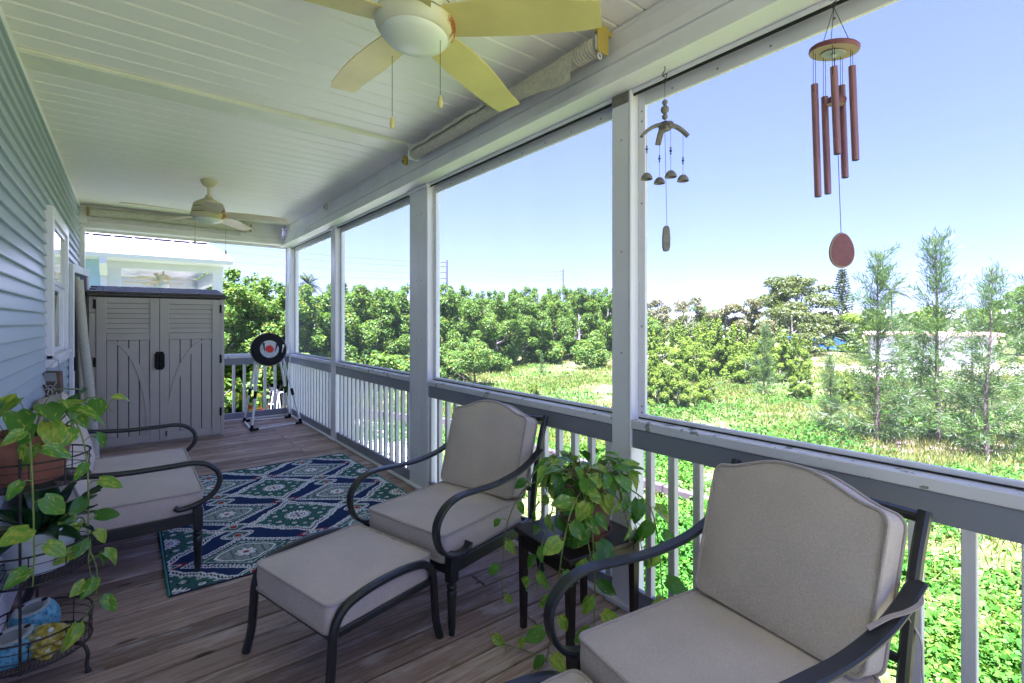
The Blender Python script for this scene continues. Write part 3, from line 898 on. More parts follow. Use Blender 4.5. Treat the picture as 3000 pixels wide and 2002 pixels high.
def armchair(label, loc, rotz, seats=1, half=0.30, group=None, name='armchair', seed=1, tie=False, slim=False):
    """local x = depth (front 0, back +), y across, z up; loc is the middle of the front edge"""
    t = thing(name, label, 'armchair' if seats == 1 else 'loveseat', (loc[0], loc[1], 0), rotz, group)
    BM = M['black_metal']
    # seat frame
    mb = MB()
    for s in (-1, 1):
        mb.box(0.03, 0.64, s * half - 0.012, s * half + 0.012, 0.272, 0.332, 0.004)
    mb.box(0.012, 0.037, -half + 0.013, half - 0.013, 0.268, 0.315, 0.004)
    mb.box(0.625, 0.65, -half + 0.013, half - 0.013, 0.272, 0.325, 0.004)
    mb.build('seat_frame', BM, t)
    for k in range(6):
        MB().box(0.09 + k * 0.095, 0.125 + k * 0.095, -half + 0.0125, half - 0.0125, 0.302, 0.3075, 0.001).build('seat_slat', BM, t)
    for s in (-1, 1):
        mb = MB(); turned_leg(mb, 0.028, s * half); mb.build('leg', BM, t, smooth=35)
        # rear leg runs on up into the back post
        p = smooth_path([(0.745, s * half, 0.0), (0.70, s * half, 0.14), (0.655, s * half, 0.30), (0.675, s * half, 0.50), (0.73, s * half, 0.72), (0.79, s * half, 0.865)], 5)
        MB().bar(p, 0.03, 0.034, (0, 1, 0)).build('leg', BM, t, smooth=35)
        # arm: flat bar that curls over in front of the leg
        v = s * (half + 0.012)
        if slim:
            prof = [(0.70, 0.66), (0.56, 0.635), (0.36, 0.615), (0.16, 0.615), (0.06, 0.617), (-0.01, 0.60), (-0.063, 0.555), (-0.078, 0.50), (-0.058, 0.445), (-0.015, 0.405), (0.05, 0.378), (0.115, 0.37), (0.135, 0.385)]
            MB().tube([Vector((a, v, b)) for a, b in [(q.x, q.z) for q in smooth_path([(a, 0, b) for a, b in prof], 6)]], 0.0145, 10).build('armrest', BM, t, smooth=50)
        else:
            prof = [(0.715, 0.69), (0.62, 0.645), (0.50, 0.613), (0.34, 0.600), (0.18, 0.608), (0.07, 0.613), (-0.01, 0.595), (-0.062, 0.552), (-0.08, 0.50), (-0.066, 0.435), (-0.028, 0.385), (0.03, 0.36), (0.085, 0.355), (0.118, 0.366), (0.128, 0.388)]
            q = smooth_path([(a, v, b) for a, b in prof], 7)
            MB().bar(q, 0.046, 0.017, (0, 1, 0), c=0.34).build('armrest', BM, t, smooth=40)
    MB().bar([(0.787, -half + 0.015, 0.845), (0.787, half - 0.015, 0.845)], 0.03, 0.03, (1, 0, 0.3)).build('back_rail', BM, t)
    MB().bar([(0.685, -half + 0.015, 0.47), (0.685, half - 0.015, 0.47)], 0.024, 0.024, (1, 0, 0.3)).build('back_rail', BM, t)
    nb = 4 * seats + 1
    for k in range(nb):
        v = -half + (k + 1) * 2 * half / (nb + 1)
        MB().bar(smooth_path([(0.688, v, 0.475), (0.735, v, 0.68), (0.785, v, 0.84)], 4), 0.02, 0.008, (0, 1, 0)).build('back_slat', BM, t)
    # cushions
    w = (2 * half - 0.045) / seats
    for k in range(seats):
        c = -half + 0.0225 + w * (k + 0.5)
        Ms = Matrix.Translation((0, c, 0.325))
        cushion('seat_cushion', rrect(0.0, 0.60, -w / 2 + 0.003, w / 2 - 0.003, 0.03), 0.115, 0.016, M['fabric'], t, Ms, M['piping'], seed=seed + k)
        tilt = rad(17)
        ax = Vector((math.sin(tilt), 0, math.cos(tilt)))      # up along the back
        nr = Vector((-math.cos(tilt), 0, math.sin(tilt)))     # towards the sitter
        Mb = Matrix(((0, ax.x, nr.x, 0.615), (-1, 0, 0, c), (0, ax.z, nr.z, 0.432), (0, 0, 0, 1)))
        cushion('back_cushion', camel(w / 2 - 0.004, 0.435 if not slim else 0.45, 0.06), 0.105, 0.022, M['fabric'], t, Mb, M['piping'], seed=seed + 7 + k, crease=0.005)
    if tie:
        s = -1
        v = s * half
        p = smooth_path([(0.655, v + 0.03, 0.60), (0.69, v - 0.015, 0.675), (0.66, v - 0.04, 0.665), (0.60, v - 0.035, 0.655), (0.55, v - 0.012, 0.642), (0.48, v + 0.004, 0.626)], 6)
        MB().bar(p, 0.013, 0.003, (0.35, 0.9, 0.2)).build('cushion_tie', M['piping'], t)
        p = smooth_path([(0.68, v - 0.004, 0.60), (0.70, v - 0.024, 0.54), (0.69, v - 0.03, 0.47), (0.70, v - 0.03, 0.42)], 5)
        MB().bar(p, 0.012, 0.003, (1, 0.2, 0)).build('cushion_tie', M['piping'], t)
    return t
ca = math.cos(rad(14.5)); sa = math.sin(rad(14.5))
armchair('grey cushioned black metal armchair left of the potted vine, with an ottoman before it', (1.042, 2.185), rad(14.5), 1, 0.30, 'grey cushioned armchairs', seed=3)
armchair('nearest grey cushioned armchair, its black arm carrying a loose fabric tie', (1.043, 0.79), rad(-8.6), 1, 0.30, 'grey cushioned armchairs', seed=21, tie=True)
armchair('grey two cushion loveseat with black looped arms, against the blue siding wall', (0.338, 3.897), PI, 2, 0.635, None, 'loveseat', seed=40, slim=True)

def ottoman(label, loc, rotz, seed):
    t = thing('ottoman', label, 'ottoman', (loc[0], loc[1], 0), rotz, 'grey cushioned ottomans')
    BM = M['black_metal']
    hu, hv = 0.255, 0.278
    for s in (-1, 1):
        half = [(-0.285, 0.0), (-0.262, 0.09), (-0.252, 0.20), (-0.247, 0.27), (-0.228, 0.325), (-0.185, 0.36), (-0.10, 0.378)]
        pr = half + [(0.0, 0.383)] + [(-a, b) for a, b in half[::-1]]
        q = smooth_path([(a, s * (hv + 0.012), b) for a, b in pr], 6)
        MB().bar(q, 0.036, 0.030, (0, 1, 0), c=0.3).build('side_frame', BM, t, smooth=40)
        MB().box(-0.235, 0.235, s * (hv + 0.004) - 0.009, s * (hv + 0.004) + 0.009, 0.252, 0.278, 0.003).build('side_rail', BM, t)
    for s in (-1, 1):
        MB().box(s * 0.243 - 0.010, s * 0.243 + 0.010, -hv + 0.006, hv - 0.006, 0.248, 0.275, 0.003).build('end_rail', BM, t)
    for k in range(4):
        MB().box(-0.17 + k * 0.10, -0.13 + k * 0.10, -hv - 0.003, hv + 0.003, 0.263, 0.268).build('seat_slat', BM, t)
    cushion('cushion', rrect(-hu, hu, -hv + 0.008, hv - 0.008, 0.03), 0.10, 0.018, M['fabric'], t, Matrix.Translation((0, 0, 0.272)), M['piping'], seed=seed, crease=0.006)
    return t
ottoman('grey cushioned ottoman standing before the middle armchair, stained near one edge', (0.745, 2.13), rad(15), 61)
ottoman('grey cushioned ottoman at the bottom edge, before the nearest armchair', (0.755, 0.80), rad(-8.6), 72)

# ---- side table
t = thing('side_table', 'small square espresso wood side table under the terracotta potted vine', 'table', (1.60, 1.565, 0), rad(-5))
MB().box(-0.215, 0.215, -0.20, 0.20, 0.436, 0.46, 0.004).build('tabletop', M['dark_wood'], t)
mb = MB()
mb.box(-0.165, 0.165, -0.182, -0.166, 0.375, 0.4355).box(-0.165, 0.165, 0.166, 0.182, 0.375, 0.4355)
mb.box(-0.197, -0.181, -0.15, 0.15, 0.375, 0.4355).box(0.181, 0.197, -0.15, 0.15, 0.375, 0.4355)
mb.build('apron', M['dark_wood'], t)
for sx in (-1, 1):
    for sy in (-1, 1):
        m2 = MB().add([(sx * (0.182 + a * 0.017), sy * (0.166 + b * 0.017), z) for z, a, b in ()], [])
        x0, y0 = sx * 0.182, sy * 0.167
        vs = []
        for z, h in ((0.0, 0.012), (0.4355, 0.0175)):
            for dx, dy in ((-1, -1), (1, -1), (1, 1), (-1, 1)):
                vs.append((x0 + dx * h, y0 + dy * h, z))
        MB().add(vs, [(0, 1, 2, 3), (4, 5, 6, 7), (0, 1, 5, 4), (1, 2, 6, 5), (2, 3, 7, 6), (3, 0, 4, 7)]).build('leg', M['dark_wood'], t)

# ---- rug: a dense woven sheet; its print is a colour per knot
def build_rug():
    nx, ny = 330, 450
    x0, x1, y0, y1 = 0.172, 1.800, 3.04, 5.24
    xs = np.linspace(x0, x1, nx); ys = np.linspace(y0, y1, ny)
    X, Y = np.meshgrid(xs, ys)
    rng = np.random.default_rng(5)
    Zr = 0.006 + 0.0006 * rng.random(X.shape) + 0.0012 * np.sin(X * 9 + np.sin(Y * 4)) * np.sin(Y * 5)
    edge = np.minimum.reduce([X - x0, x1 - X, Y - y0, y1 - Y])
    Zr = np.where(edge < 0.004, 0.0015, Zr)
    navy = np.array([0.018, 0.036, 0.11]); teal = np.array([0.048, 0.135, 0.12]); white = np.array([0.74, 0.74, 0.76]); red = np.array([0.36, 0.035, 0.03]); black = np.array([0.006, 0.008, 0.02])
    C = np.tile(navy, X.shape + (1,)).astype(float)
    C *= (0.85 + 0.3 * rng.random(X.shape))[..., None]
    def put(mask, c, jit=0.16):
        C[mask] = c * (1 - jit + 2 * jit * rng.random(mask.sum()))[:, None]
    PX, PY = 0.797, 0.738
    ax0, ay0 = 0.972, 3.765
    def local(ox, oy):
        u = (X - ox + PX / 2) % PX - PX / 2
        v = (Y - oy + PY / 2) % PY - PY / 2
        return u, v
    # --- rosette medallions
    u, v = local(ax0, ay0)
    th = np.arctan2(v / 0.345, u / 0.345); rr = np.hypot(u, v)
    d1 = np.minimum(rr / (0.238 * (1 + 0.06 * np.abs(np.sin(th * 4)))), (np.abs(u) / 0.372) ** 0.86 + (np.abs(v) / 0.368) ** 0.86 + 0.03)
    d1 = d1 - 0.035 * np.abs(np.sin(th * 12))
    put(d1 < 1.0, white); hatch = (np.sin(X * 420) > 0.1)
    put((d1 < 0.945) & (d1 > 0.87) & hatch, black)
    put(d1 < 0.82, teal)
    put((d1 < 0.80) & (d1 > 0.775) & (np.sin(th * 30) > 0), white)
    # small sprigs round the field
    for k in range(8):
        a = k * PI / 4 + PI / 8
        cx, cy = 0.150 * math.cos(a), 0.150 * math.sin(a)
        dd = np.hypot(u - cx, v - cy)
        put((d1 < 0.8) & (dd < 0.019) & (np.sin(u * 500) * np.sin(v * 460 + 1) > -0.2), white)
        put((d1 < 0.8) & (np.abs(dd - 0.028) < 0.0035) & (np.sin(th * 40) > 0), black)
        a = k * PI / 4
        cx, cy = 0.185 * math.cos(a), 0.185 * math.sin(a)
        dd = np.hypot(u - cx, v - cy)
        put((d1 < 0.8) & (dd < 0.012), white); put((d1 < 0.8) & (dd < 0.006), teal)
    put(rr < 0.094, black); put((rr < 0.09) & (np.sin(th * 20) > -0.1), white); put(rr < 0.072, white)
    put((rr < 0.05) & (rr > 0.044), black); put((rr < 0.036) & (np.cos(th * 4) > 0.1) & (rr > 0.012), black * 2 + 0.02); put(rr < 0.010, red)
    # --- flower medallions
    u, v = local(ax0 - PX / 2 - 0.006, ay0 - PY * 0.56)
    th = np.arctan2(v, u); rr = np.hypot(u, v)
    d2 = np.minimum(np.sqrt((u / 0.225) ** 2 + (v / 0.168) ** 2), (np.abs(u) / 0.345) ** 0.92 + (np.abs(v) / 0.262) ** 0.96 + 0.02) - 0.02 * np.abs(np.sin(th * 12))
    put(d2 < 1.0, white); put((d2 < 0.965) & (d2 > 0.90) & hatch, navy); put((d2 < 0.90) & (d2 > 0.885), white)
    put((d2 < 0.885), navy * 0.8); put((d2 < 0.87) & (d2 > 0.80) & (np.sin(th * 44) > -0.25), white)
    put(d2 < 0.785, teal)
    put((d2 < 0.70) & (d2 > 0.675) & (np.abs(v) < 0.2), white)
    d3 = (np.abs(u) / 0.165) ** 1.25 + (np.abs(v) / 0.125) ** 1.25 + 0.03 * np.cos(th * 8)
    put((d3 < 1.08) & (d3 > 0.94), white); put(d3 < 0.94, teal * 0.75)
    put((d3 < 0.90) & (np.sin(X * 560) * np.sin(Y * 520) > 0.1), white * 0.75)
    pet = 0.062 * (0.62 + 0.38 * np.abs(np.cos(th * 4)))
    put(rr < pet + 0.007, teal * 0.5); put(rr < pet, white); put(rr < 0.017, red)
    for k in range(6):
        a = k * PI / 3 + 0.5
        cx, cy = 0.205 * math.cos(a), 0.155 * math.sin(a)
        dd = np.hypot(u - cx, v - cy); put((d2 < 0.76) & (dd < 0.014) & (np.sin(u * 480 + v * 300) > -0.3), white)
    # hearts above and below the flower medallion
    for s in (-1, 1):
        hv = (v - s * 0.300)
        dd = (np.abs(u) / 0.098) ** 1.3 + (np.abs(hv) / 0.072) ** 1.6 + 0.06 * np.cos(th * 26)
        out = (d2 > 0.985)
        put((dd < 1.0) & out, white); put((dd < 0.80) & out, navy); put((dd < 0.70) & out, white); put((dd < 0.56) & out, teal)
        hh = (hv + s * 0.006); q = (u / 0.026) ** 2 + ((hh + s * 0.5 * np.abs(u)) / 0.026) ** 2
        put((q < 1.25) & out, white); put((q < 0.85) & out, red)
    # small red edged ovals between rosettes
    u, v = local(ax0, ay0 - PY / 2)
    rr2 = (np.abs(u) / 0.085) ** 1.2 + (np.abs(v) / 0.040) ** 1.2
    clear = (np.hypot(*local(ax0, ay0)) > 0.30)
    put((rr2 < 1.25) & (rr2 > 0.92) & (np.abs(u) > 0.03) & clear, red); put((rr2 < 0.8) & clear, white); put((rr2 < 0.62) & clear, teal); put((np.hypot(u, v) < 0.022) & clear, white); put((np.hypot(u, v) < 0.008) & clear, black)
    put(edge < 0.005, teal * 1.05)
    V = np.stack([X, Y, Zr], -1).reshape(-1, 3)
    idx = np.arange(nx * ny).reshape(ny, nx)
    F = np.stack([idx[:-1, :-1], idx[:-1, 1:], idx[1:, 1:], idx[1:, :-1]], -1).reshape(-1, 4)
    t = NT('woven_rug')
    va = t.new('ShaderNodeVertexColor'); va.layer_name = 'print'
    t.set(va.outputs[0], 0.95, spec=0.1)
    t.bump(t.noise(t.coord((260, 900, 1)), 1.0, 2), 0.5, 0.002)
    me = arr_mesh('woven_rug', V - np.array([0.98, 4.14, 0]), F, t.m)
    ca_ = me.color_attributes.new('print', 'FLOAT_COLOR', 'POINT')
    buf = np.ones((nx * ny, 4), dtype=np.float32); buf[:, :3] = C.reshape(-1, 3)
    ca_.data.foreach_set('color', buf.ravel())
    r = thing('rug', 'navy and teal medallion patterned outdoor rug lying on the deck', 'rug', (0.98, 4.14, 0))
    o = bpy.data.objects.new('woven_sheet', me); link(o, r)
    m_hem = simple('teal_rug_hem', (0.05, 0.24, 0.24), 0.9, 0.2, 60, 0, 0.6, 200)
    mb = MB()
    hx, hy = 0.815, 1.10
    for s in (-1, 1):
        mb = MB().tube([(s * hx, k, 0.0062 + 0.0012 * math.sin(k * 13)) for k in np.linspace(-hy, hy, 30)], 0.0058, 6)
        mb.build('hem', m_hem, r, smooth=60)
    for s in (-1, 1):
        MB().tube([(k, s * hy, 0.006) for k in np.linspace(-hx, hx, 8)], 0.0045, 6).build('hem', M['cord'], r, smooth=60)
build_rug()

# ---- storage shed
t = thing('storage_shed', 'tall taupe resin garden shed with double doors and dark brown lid', 'shed', (0, 7.0, 0))
SX0, SX1, SH = -0.335, 0.945, 1.685
mb = MB().box(SX0, SX0 + 0.03, 0.02, 0.76, 0.0, SH, 0.01).box(SX1 - 0.03, SX1, 0.02, 0.76, 0.0, SH, 0.01)
mb.box(SX0 + 0.031, SX1 - 0.031, 0.73, 0.76, 0.0, SH, 0.01).box(SX0 + 0.031, SX1 - 0.031, 0.03, 0.7295, 0.0, 0.05)
mb.build('cabinet_body', M['shed'], t)
for x0, x1 in ((SX0 + 0.002, SX0 + 0.060), (SX1 - 0.042, SX1 - 0.002)):
    for z0, z1 in ((0.0, 0.40), (0.404, 0.93), (0.934, 1.50), (1.504, SH - 0.002)):
        MB().box(x0, x1, 0.004, 0.0195, z0, z1, 0.004).build('corner_panel', M['shed'], t)
MB().box(SX0 + 0.061, SX1 - 0.043, 0.024, 0.028, 0.03, SH).build('door_backing', M['shed_black'], t)
def shed_door(x0, x1, arch_from_left, lock):
    d = MB()
    w = x1 - x0
    st = 0.088
    z0, z1 = 0.022, SH - 0.006
    d.box(x0, x0 + st, -0.004, 0.022, z0, z1, 0.004).box(x1 - st, x1, -0.004, 0.022, z0, z1, 0.004)
    d.box(x0 + st - 0.001, x1 - st + 0.001, -0.002, 0.022, z1 - 0.065, z1 - 0.0005, 0.003)
    d.box(x0 + st - 0.001, x1 - st + 0.001, -0.006, 0.022, 1.20, 1.275, 0.004)
    d.box(x0 + st - 0.001, x1 - st + 0.001, 0.001, 0.022, z0 + 0.0005, 0.115, 0.004)
    do = d.build('door', M['shed'], t)
    n = 6
    a, b = 1.2765, z1 - 0.067
    for k in range(n):
        s = (b - a) / n
        za = a + k * s
        MB().prism([(0.020, za), (0.003, za + 0.003), (0.014, za + s - 0.001), (0.020, za + s - 0.001)], 0, x0 + st, x1 - st).build('louver', M['shed'], do)
    pw = (w - 2 * st) / 4
    for k in range(4):
        MB().box(x0 + st + k * pw + 0.0035, x0 + st + (k + 1) * pw - 0.0035, 0.010, 0.021, 0.116, 1.199, 0.004).build('panel', M['shed'], do)
    # curved brace
    pts = []
    xa, xb = (x0 + st + 0.004, x1 - st - 0.030) if arch_from_left else (x1 - st - 0.004, x0 + st + 0.030)
    sgn = 1 if arch_from_left else -1
    for k in range(15):
        f = k / 14
        pts.append((xa + (xb - xa) * math.sin(f * PI / 2) ** 1.0, 1.185 - 1.065 * (1 - math.cos(f * PI / 2))))
    vs, fs = [], []
    for k, (x, z) in enumerate(pts):
        for dx, yy in ((0, 0.011), (0.003 * sgn, 0.001), (0.055 * sgn, 0.001), (0.058 * sgn, 0.011)):
            xx = min(max(x + dx, x0 + st + 0.001), x1 - st - 0.001)
            vs.append((xx, yy - 0.001, z))
    for k in range(14):
        for j in range(3):
            fs.append((k * 4 + j, k * 4 + j + 1, k * 4 + 5 + j, k * 4 + 4 + j))
    MB().add(vs, fs).build('curved_brace', M['shed'], do, smooth=30)
    return do
dl = shed_door(SX0 + 0.062, 0.2885, True, False)
dr = shed_door(0.2925, SX1 - 0.044, False, True)
for d, x0, x1 in ((dl, 0.240, 0.2875), (dr, 0.2935, 0.341)):
    inner = x1 if d is dl else x0
    s = -1 if d is dl else 1
    pts = [(inner, 0.855), (inner + s * 0.028, 0.855), (inner + s * 0.045, 0.885), (inner + s * 0.045, 1.03), (inner + s * 0.028, 1.062), (inner, 1.062)]
    m_ = MB().prism(pts, 1, -0.030, -0.0045)
    m_.build('handle', M['shed_black'], d)
mb = MB().box(0.33, 0.375, -0.010, -0.0045, 0.055, 0.155, 0.002); mb.build('latch_plate', M['shed'], dr)
MB().box(0.346, 0.360, -0.0125, -0.0105, 0.075, 0.135, 0.0005).build('latch_slot', M['shed_black'], dr)
for x, zs in ((SX0 + 0.052, (0.33, 0.965, 1.60)), (SX1 - 0.041, (0.30, 0.95, 1.565))):
    for z in zs:
        MB().tube([(x, -0.004, z - 0.05), (x, -0.004, z + 0.05)], 0.012, 8).build('hinge', M['shed_black'], t, smooth=40)
        MB().tube([(x, -0.004, z + 0.051), (x, -0.004, z + 0.066)], 0.0125, 8).build('hinge_cap', M['shed'], t, smooth=40)
# emblem: raised oval on the right door's rail
path = [(0.735 + 0.055 * math.cos(a), -0.0065, 1.237 + 0.019 * math.sin(a)) for a in np.linspace(0, 2 * PI, 24, endpoint=False)]
MB().tube(path, 0.0022, 5, closed=True).build('emblem', M['shed'], dr)
for k in range(6):
    MB().box(0.700 + k * 0.0125, 0.708 + k * 0.0125, -0.0078, -0.0058, 1.231, 1.243).build('emblem_letter', M['shed'], dr)
lid = MB().box(SX0 - 0.022, SX1 + 0.022, -0.028, 0.80, SH - 0.001, SH + 0.042, 0.012).build('lid', M['shed_dark'], t)
for k in range(5):
    ya, yb = -0.028 + k * 0.165, -0.028 + (k + 1) * 0.165
    z = SH + 0.042 + k * 0.022
    for j in range(10):
        wj = (SX1 - SX0 + 0.02) / 10
        off = 0.0 if k % 2 == 0 else wj / 2
        a = SX0 - 0.01 + j * wj + off; b = min(a + wj - 0.006, SX1 + 0.012)
        MB().prism([(ya + 0.002, z - 0.004), (ya + 0.002, z + 0.014), (ya + 0.012, z + 0.018), (yb + 0.01, z + 0.032), (yb + 0.01, z - 0.004)], 0, a, b).build('shingle', M['shed_dark'], lid)

# ---- rolled sun shades leaning by the door
t = thing('rolled_screen', 'thick rolled woven sun shade leaning in the corner by the shed', 'shade')
t.location = (-0.30, 6.62, 0)
MB().tube(smooth_path([(0.03, 0.02, 0.0), (0.0, 0.02, 0.6), (-0.055, 0.02, 1.2), (-0.098, 0.02, 1.83)], 6), 0.043, 14).build('shade_roll', M['shade_fabric'], t, smooth=50)
MB().tube([(-0.098, 0.02, 1.831), (-0.1, 0.02, 1.86)], 0.015, 8).build('roll_core', M['vinyl'], t, smooth=50)
t = thing('rolled_screen', 'thin rolled woven sun shade standing in the corner behind the thicker roll', 'shade')
t.location = (-0.372, 6.64, 0)
MB().tube([(0.03, 0, 0.0), (0.0, 0, 0.8), (-0.036, 0, 1.86)], 0.021, 12).build('shade_roll', M['shade_fabric'], t, smooth=50)

# ---- throwing target on a pipe stand
t = thing('target_stand', 'round black, white and red target on a white pipe stand', 'target', (1.565, 7.35, 0))
P4 = {'fl': (-0.314, -0.331, 0.02), 'fr': (0.315, -0.22, 0.02), 'bl': (-0.281, 0.38, 0.02), 'br': (0.30, 0.30, 0.02)}
def pipe(a, b, name='pipe', r=0.014):
    return MB().tube([a, b], r, 10).build(name, M['pvc'], t, smooth=50)
def at(a, b, f): return Vector(a).lerp(Vector(b), f)
def joint(a, b, f0, f1, r=0.019):
    return MB().tube([at(a, b, f0), at(a, b, f1)], r, 10).build('pipe_joint', M['shed_black'], t, smooth=50)
tops = {'l': Vector((-0.19, -0.05, 0.93)), 'r': Vector((0.10, -0.05, 0.93))}
for k, s in (('fl', 'l'), ('bl', 'l'), ('fr', 'r'), ('br', 'r')):
    o_ = Vector((0.012 if k[0] == 'f' else -0.012, -0.03 if k[0] == 'f' else 0.03, 0))
    pipe(P4[k], tops[s] + o_, 'leg'); joint(P4[k], tops[s] + o_, 0.42, 0.52); joint(P4[k], tops[s] + o_, -0.01, 0.06)
for a, b in (('fl', 'fr'), ('bl', 'br'), ('fl', 'bl')):
    pipe(P4[a], P4[b], 'base_pipe', 0.0125)
    joint(P4[a], P4[b], -0.01, 0.13, 0.017); joint(P4[a], P4[b], 0.88, 1.01, 0.017)
nrm = Vector((0.05, -0.975, 0.17)).normalized()
Md = Matrix.Translation((-0.065, -0.10, 1.035)) @ nrm.to_track_quat('Z', 'Y').to_matrix().to_4x4()
R = 0.222
MB().lathe([(0.0, -0.05), (R - 0.02, -0.05), (R, -0.035), (R, 0.02), (R - 0.012, 0.038), (0.118, 0.0385), (0.118, 0.036)], 48, Md).build('target_ring', M['shed_black'], t, smooth=35)
MB().lathe([(0.0, 0.0395), (0.117, 0.0395), (0.119, 0.0365)], 40, Md).build('target_face', M['white_bristle'], t)
mb = MB(); rg = random.Random(3)
prof = []
N = 60
vs = [Md @ Vector((0, 0, 0.0425))]; 
for k in range(N):
    rr = 0.05 * (1 + rg.uniform(-0.06, 0.09)); a = 2 * PI * k / N
    vs.append(Md @ Vector((rr * math.cos(a), rr * math.sin(a), 0.0415)))
mb.add(vs, [(0, 1 + k, 1 + (k + 1) % N) for k in range(N)]).build('bullseye', M['red_bull'], t)
rg = random.Random(8)
m_sx = MB()
for k in range(70):
    a = 2 * PI * k / 70
    p0 = Md @ Vector((R * math.cos(a), R * math.sin(a), -0.04)); p1 = Md @ Vector((R * 1.008 * math.cos(a + 0.03), R * 1.008 * math.sin(a + 0.03), 0.024))
    m_sx.tube([p0, p1], 0.003, 4)
o = m_sx.build('rim_stitch', M['shed'], t); o['kind'] = 'stuff'
for lbl, x, yy, tilt, mt in (('dark dart hanging left of the red centre', -0.068, 0.03, 0.06, 'shed_black'), ('dark dart angled right of the red centre', 0.085, 0.02, -0.35, 'shed_black'), ('pale dart stuck at the right side of the target', 0.165, 0.0, -0.22, 'pvc')):
    ob = thing('dart', lbl, 'dart', (1.565, 7.35, 0), group='darts stuck in the target')
    Mt = Md @ Matrix.Translation((x, yy, 0.046)) @ Matrix.Rotation(tilt, 4, 'Z')
    mb = MB().tube([(0, -0.055, 0), (0, 0.0, 0.004), (0, 0.045, 0.004)], [0.004, 0.007, 0.005], 8, M=Mt)
    mb.build('dart_body', M[mt], ob, smooth=50)
    MB().box(-0.011, 0.011, 0.02, 0.055, 0.003, 0.005, M=Mt).build('flight', M[mt], ob)

# ================================================================== FANS, ROLLED BLINDS, CHIMES
def ceiling_fan(label, x, y, zb, drop, a0, blade_mat, body_mat, chains):
    """zb: height of the blade plane; a0: angle of the first blade"""
    t = thing('ceiling_fan', label, 'ceiling fan', (x, y, 0), group='ceiling fans on the porch ceiling')
    MB().lathe([(0.0, CZ - 0.001), (0.072, CZ - 0.001), (0.074, CZ - 0.012), (0.058, CZ - 0.045), (0.03, CZ - 0.066), (0.0, CZ - 0.068)], 28).build('canopy', body_mat, t, smooth=40)
    blade_z = zb; zb = zb + 0.045
    MB().tube([(0, 0, CZ - 0.066), (0, 0, zb + 0.11)], 0.013, 12).build('downrod', body_mat, t, smooth=40)
    MB().lathe([(0.0, zb + 0.135), (0.03, zb + 0.133), (0.034, zb + 0.11), (0.05, zb + 0.098), (0.085, zb + 0.078), (0.118, zb + 0.058), (0.135, zb + 0.038), (0.138, zb + 0.008)], 36).build('motor_cover', body_mat, t, smooth=40)
    MB().lathe([(0.139, zb + 0.004), (0.144, zb - 0.004), (0.150, zb - 0.035), (0.150, zb - 0.045)], 36).build('motor_band', body_mat, t, smooth=40)
    MB().lathe([(0.1395, zb + 0.0085), (0.1395, zb + 0.0035)], 36).build('seam', M['shadow_gap'], t)
    MB().lathe([(0.147, zb - 0.0455), (0.147, zb - 0.0505)], 36).build('seam', M['shadow_gap'], t)
    MB().lathe([(0.150, zb - 0.051), (0.158, zb - 0.056), (0.158, zb - 0.062), (0.150, zb - 0.082), (0.137, zb - 0.1), (0.128, zb - 0.106)], 40).build('light_ring', body_mat, t, smooth=40)
    MB().lathe([(0.129, zb - 0.1035), (0.126, zb - 0.112), (0.108, zb - 0.128), (0.07, zb - 0.142), (0.03, zb - 0.148), (0.0, zb - 0.149)], 40).build('lamp_globe', M['glass_globe'], t, smooth=60)
    zb = blade_z
    # one blade mesh, shared
    N = 14
    vs, fs = [], []
    for i in range(N + 1):
        f = i / N
        r = 0.125 + f * 0.585
        wl = 0.072 + 0.010 * math.sin(f * PI) - 0.006 * f           # leading half width
        wt = 0.070 + 0.022 * math.sin(min(1, f * 1.15) * PI) - 0.004 * f
        if i == N: wl -= 0.006; wt -= 0.006
        sweep = 0.045 * math.sin(f * PI * 0.5) - 0.03 * f
        pitch = -rad(12) * (1 - 0.35 * f)
        for (q, th) in ((wl, 0.003), (-wt, 0.003), (-wt, -0.003), (wl, -0.003)):
            cup = 0.004 * (1 if abs(q) > 0 else 0)
            vs.append((r, q * math.cos(pitch) + sweep, q * math.sin(pitch) + th - 0.018 * f * f))
    for i in range(N):
        for k in range(4):
            k2 = (k + 1) % 4
            fs.append((i * 4 + k, i * 4 + k2, (i + 1) * 4 + k2, (i + 1) * 4 + k))
    fs.append((0, 1, 2, 3)); fs.append((N * 4, N * 4 + 1, N * 4 + 2, N * 4 + 3))
    bm_ = MB().add(vs, fs).mesh('blade', blade_mat, 40)
    for k in range(5):
        inst('blade', bm_, t, (0, 0, zb - 0.012), (0, 0, rad(a0 + 72 * k)))
    for (cx, cy, zt, z0) in chains:
        n = int((zt - z0) / 0.006)
        mb = MB().tube([(cx, cy, zt), (cx, cy, z0)], 0.0011, 5)
        for k in range(n):
            z = zt - k * 0.006
            mb.lathe([(0.0, z - 0.0022), (0.0022, z), (0.0, z + 0.0022)], 6, cx=cx, cy=cy)
        c_ = mb.build('pull_chain', M['chain'], t); c_['kind'] = 'stuff'
        MB().lathe([(0.0, z0 - 0.048), (0.006, z0 - 0.046), (0.0105, z0 - 0.030), (0.0075, z0 - 0.010), (0.003, z0), (0.0, z0 + 0.001)], 10, cx=cx, cy=cy).build('chain_pull', M['fan_blade'], c_, smooth=30)
    return t
near_fan = ceiling_fan('near ceiling fan with yellowed blades and a rust patch beside its globe', 0.90, 1.73, 2.57, 0, 20, M['fan_blade'], M['fan_body'], [(0.055, -0.105, 2.47, 2.262), (-0.02, 0.162, 2.49, 2.24)])
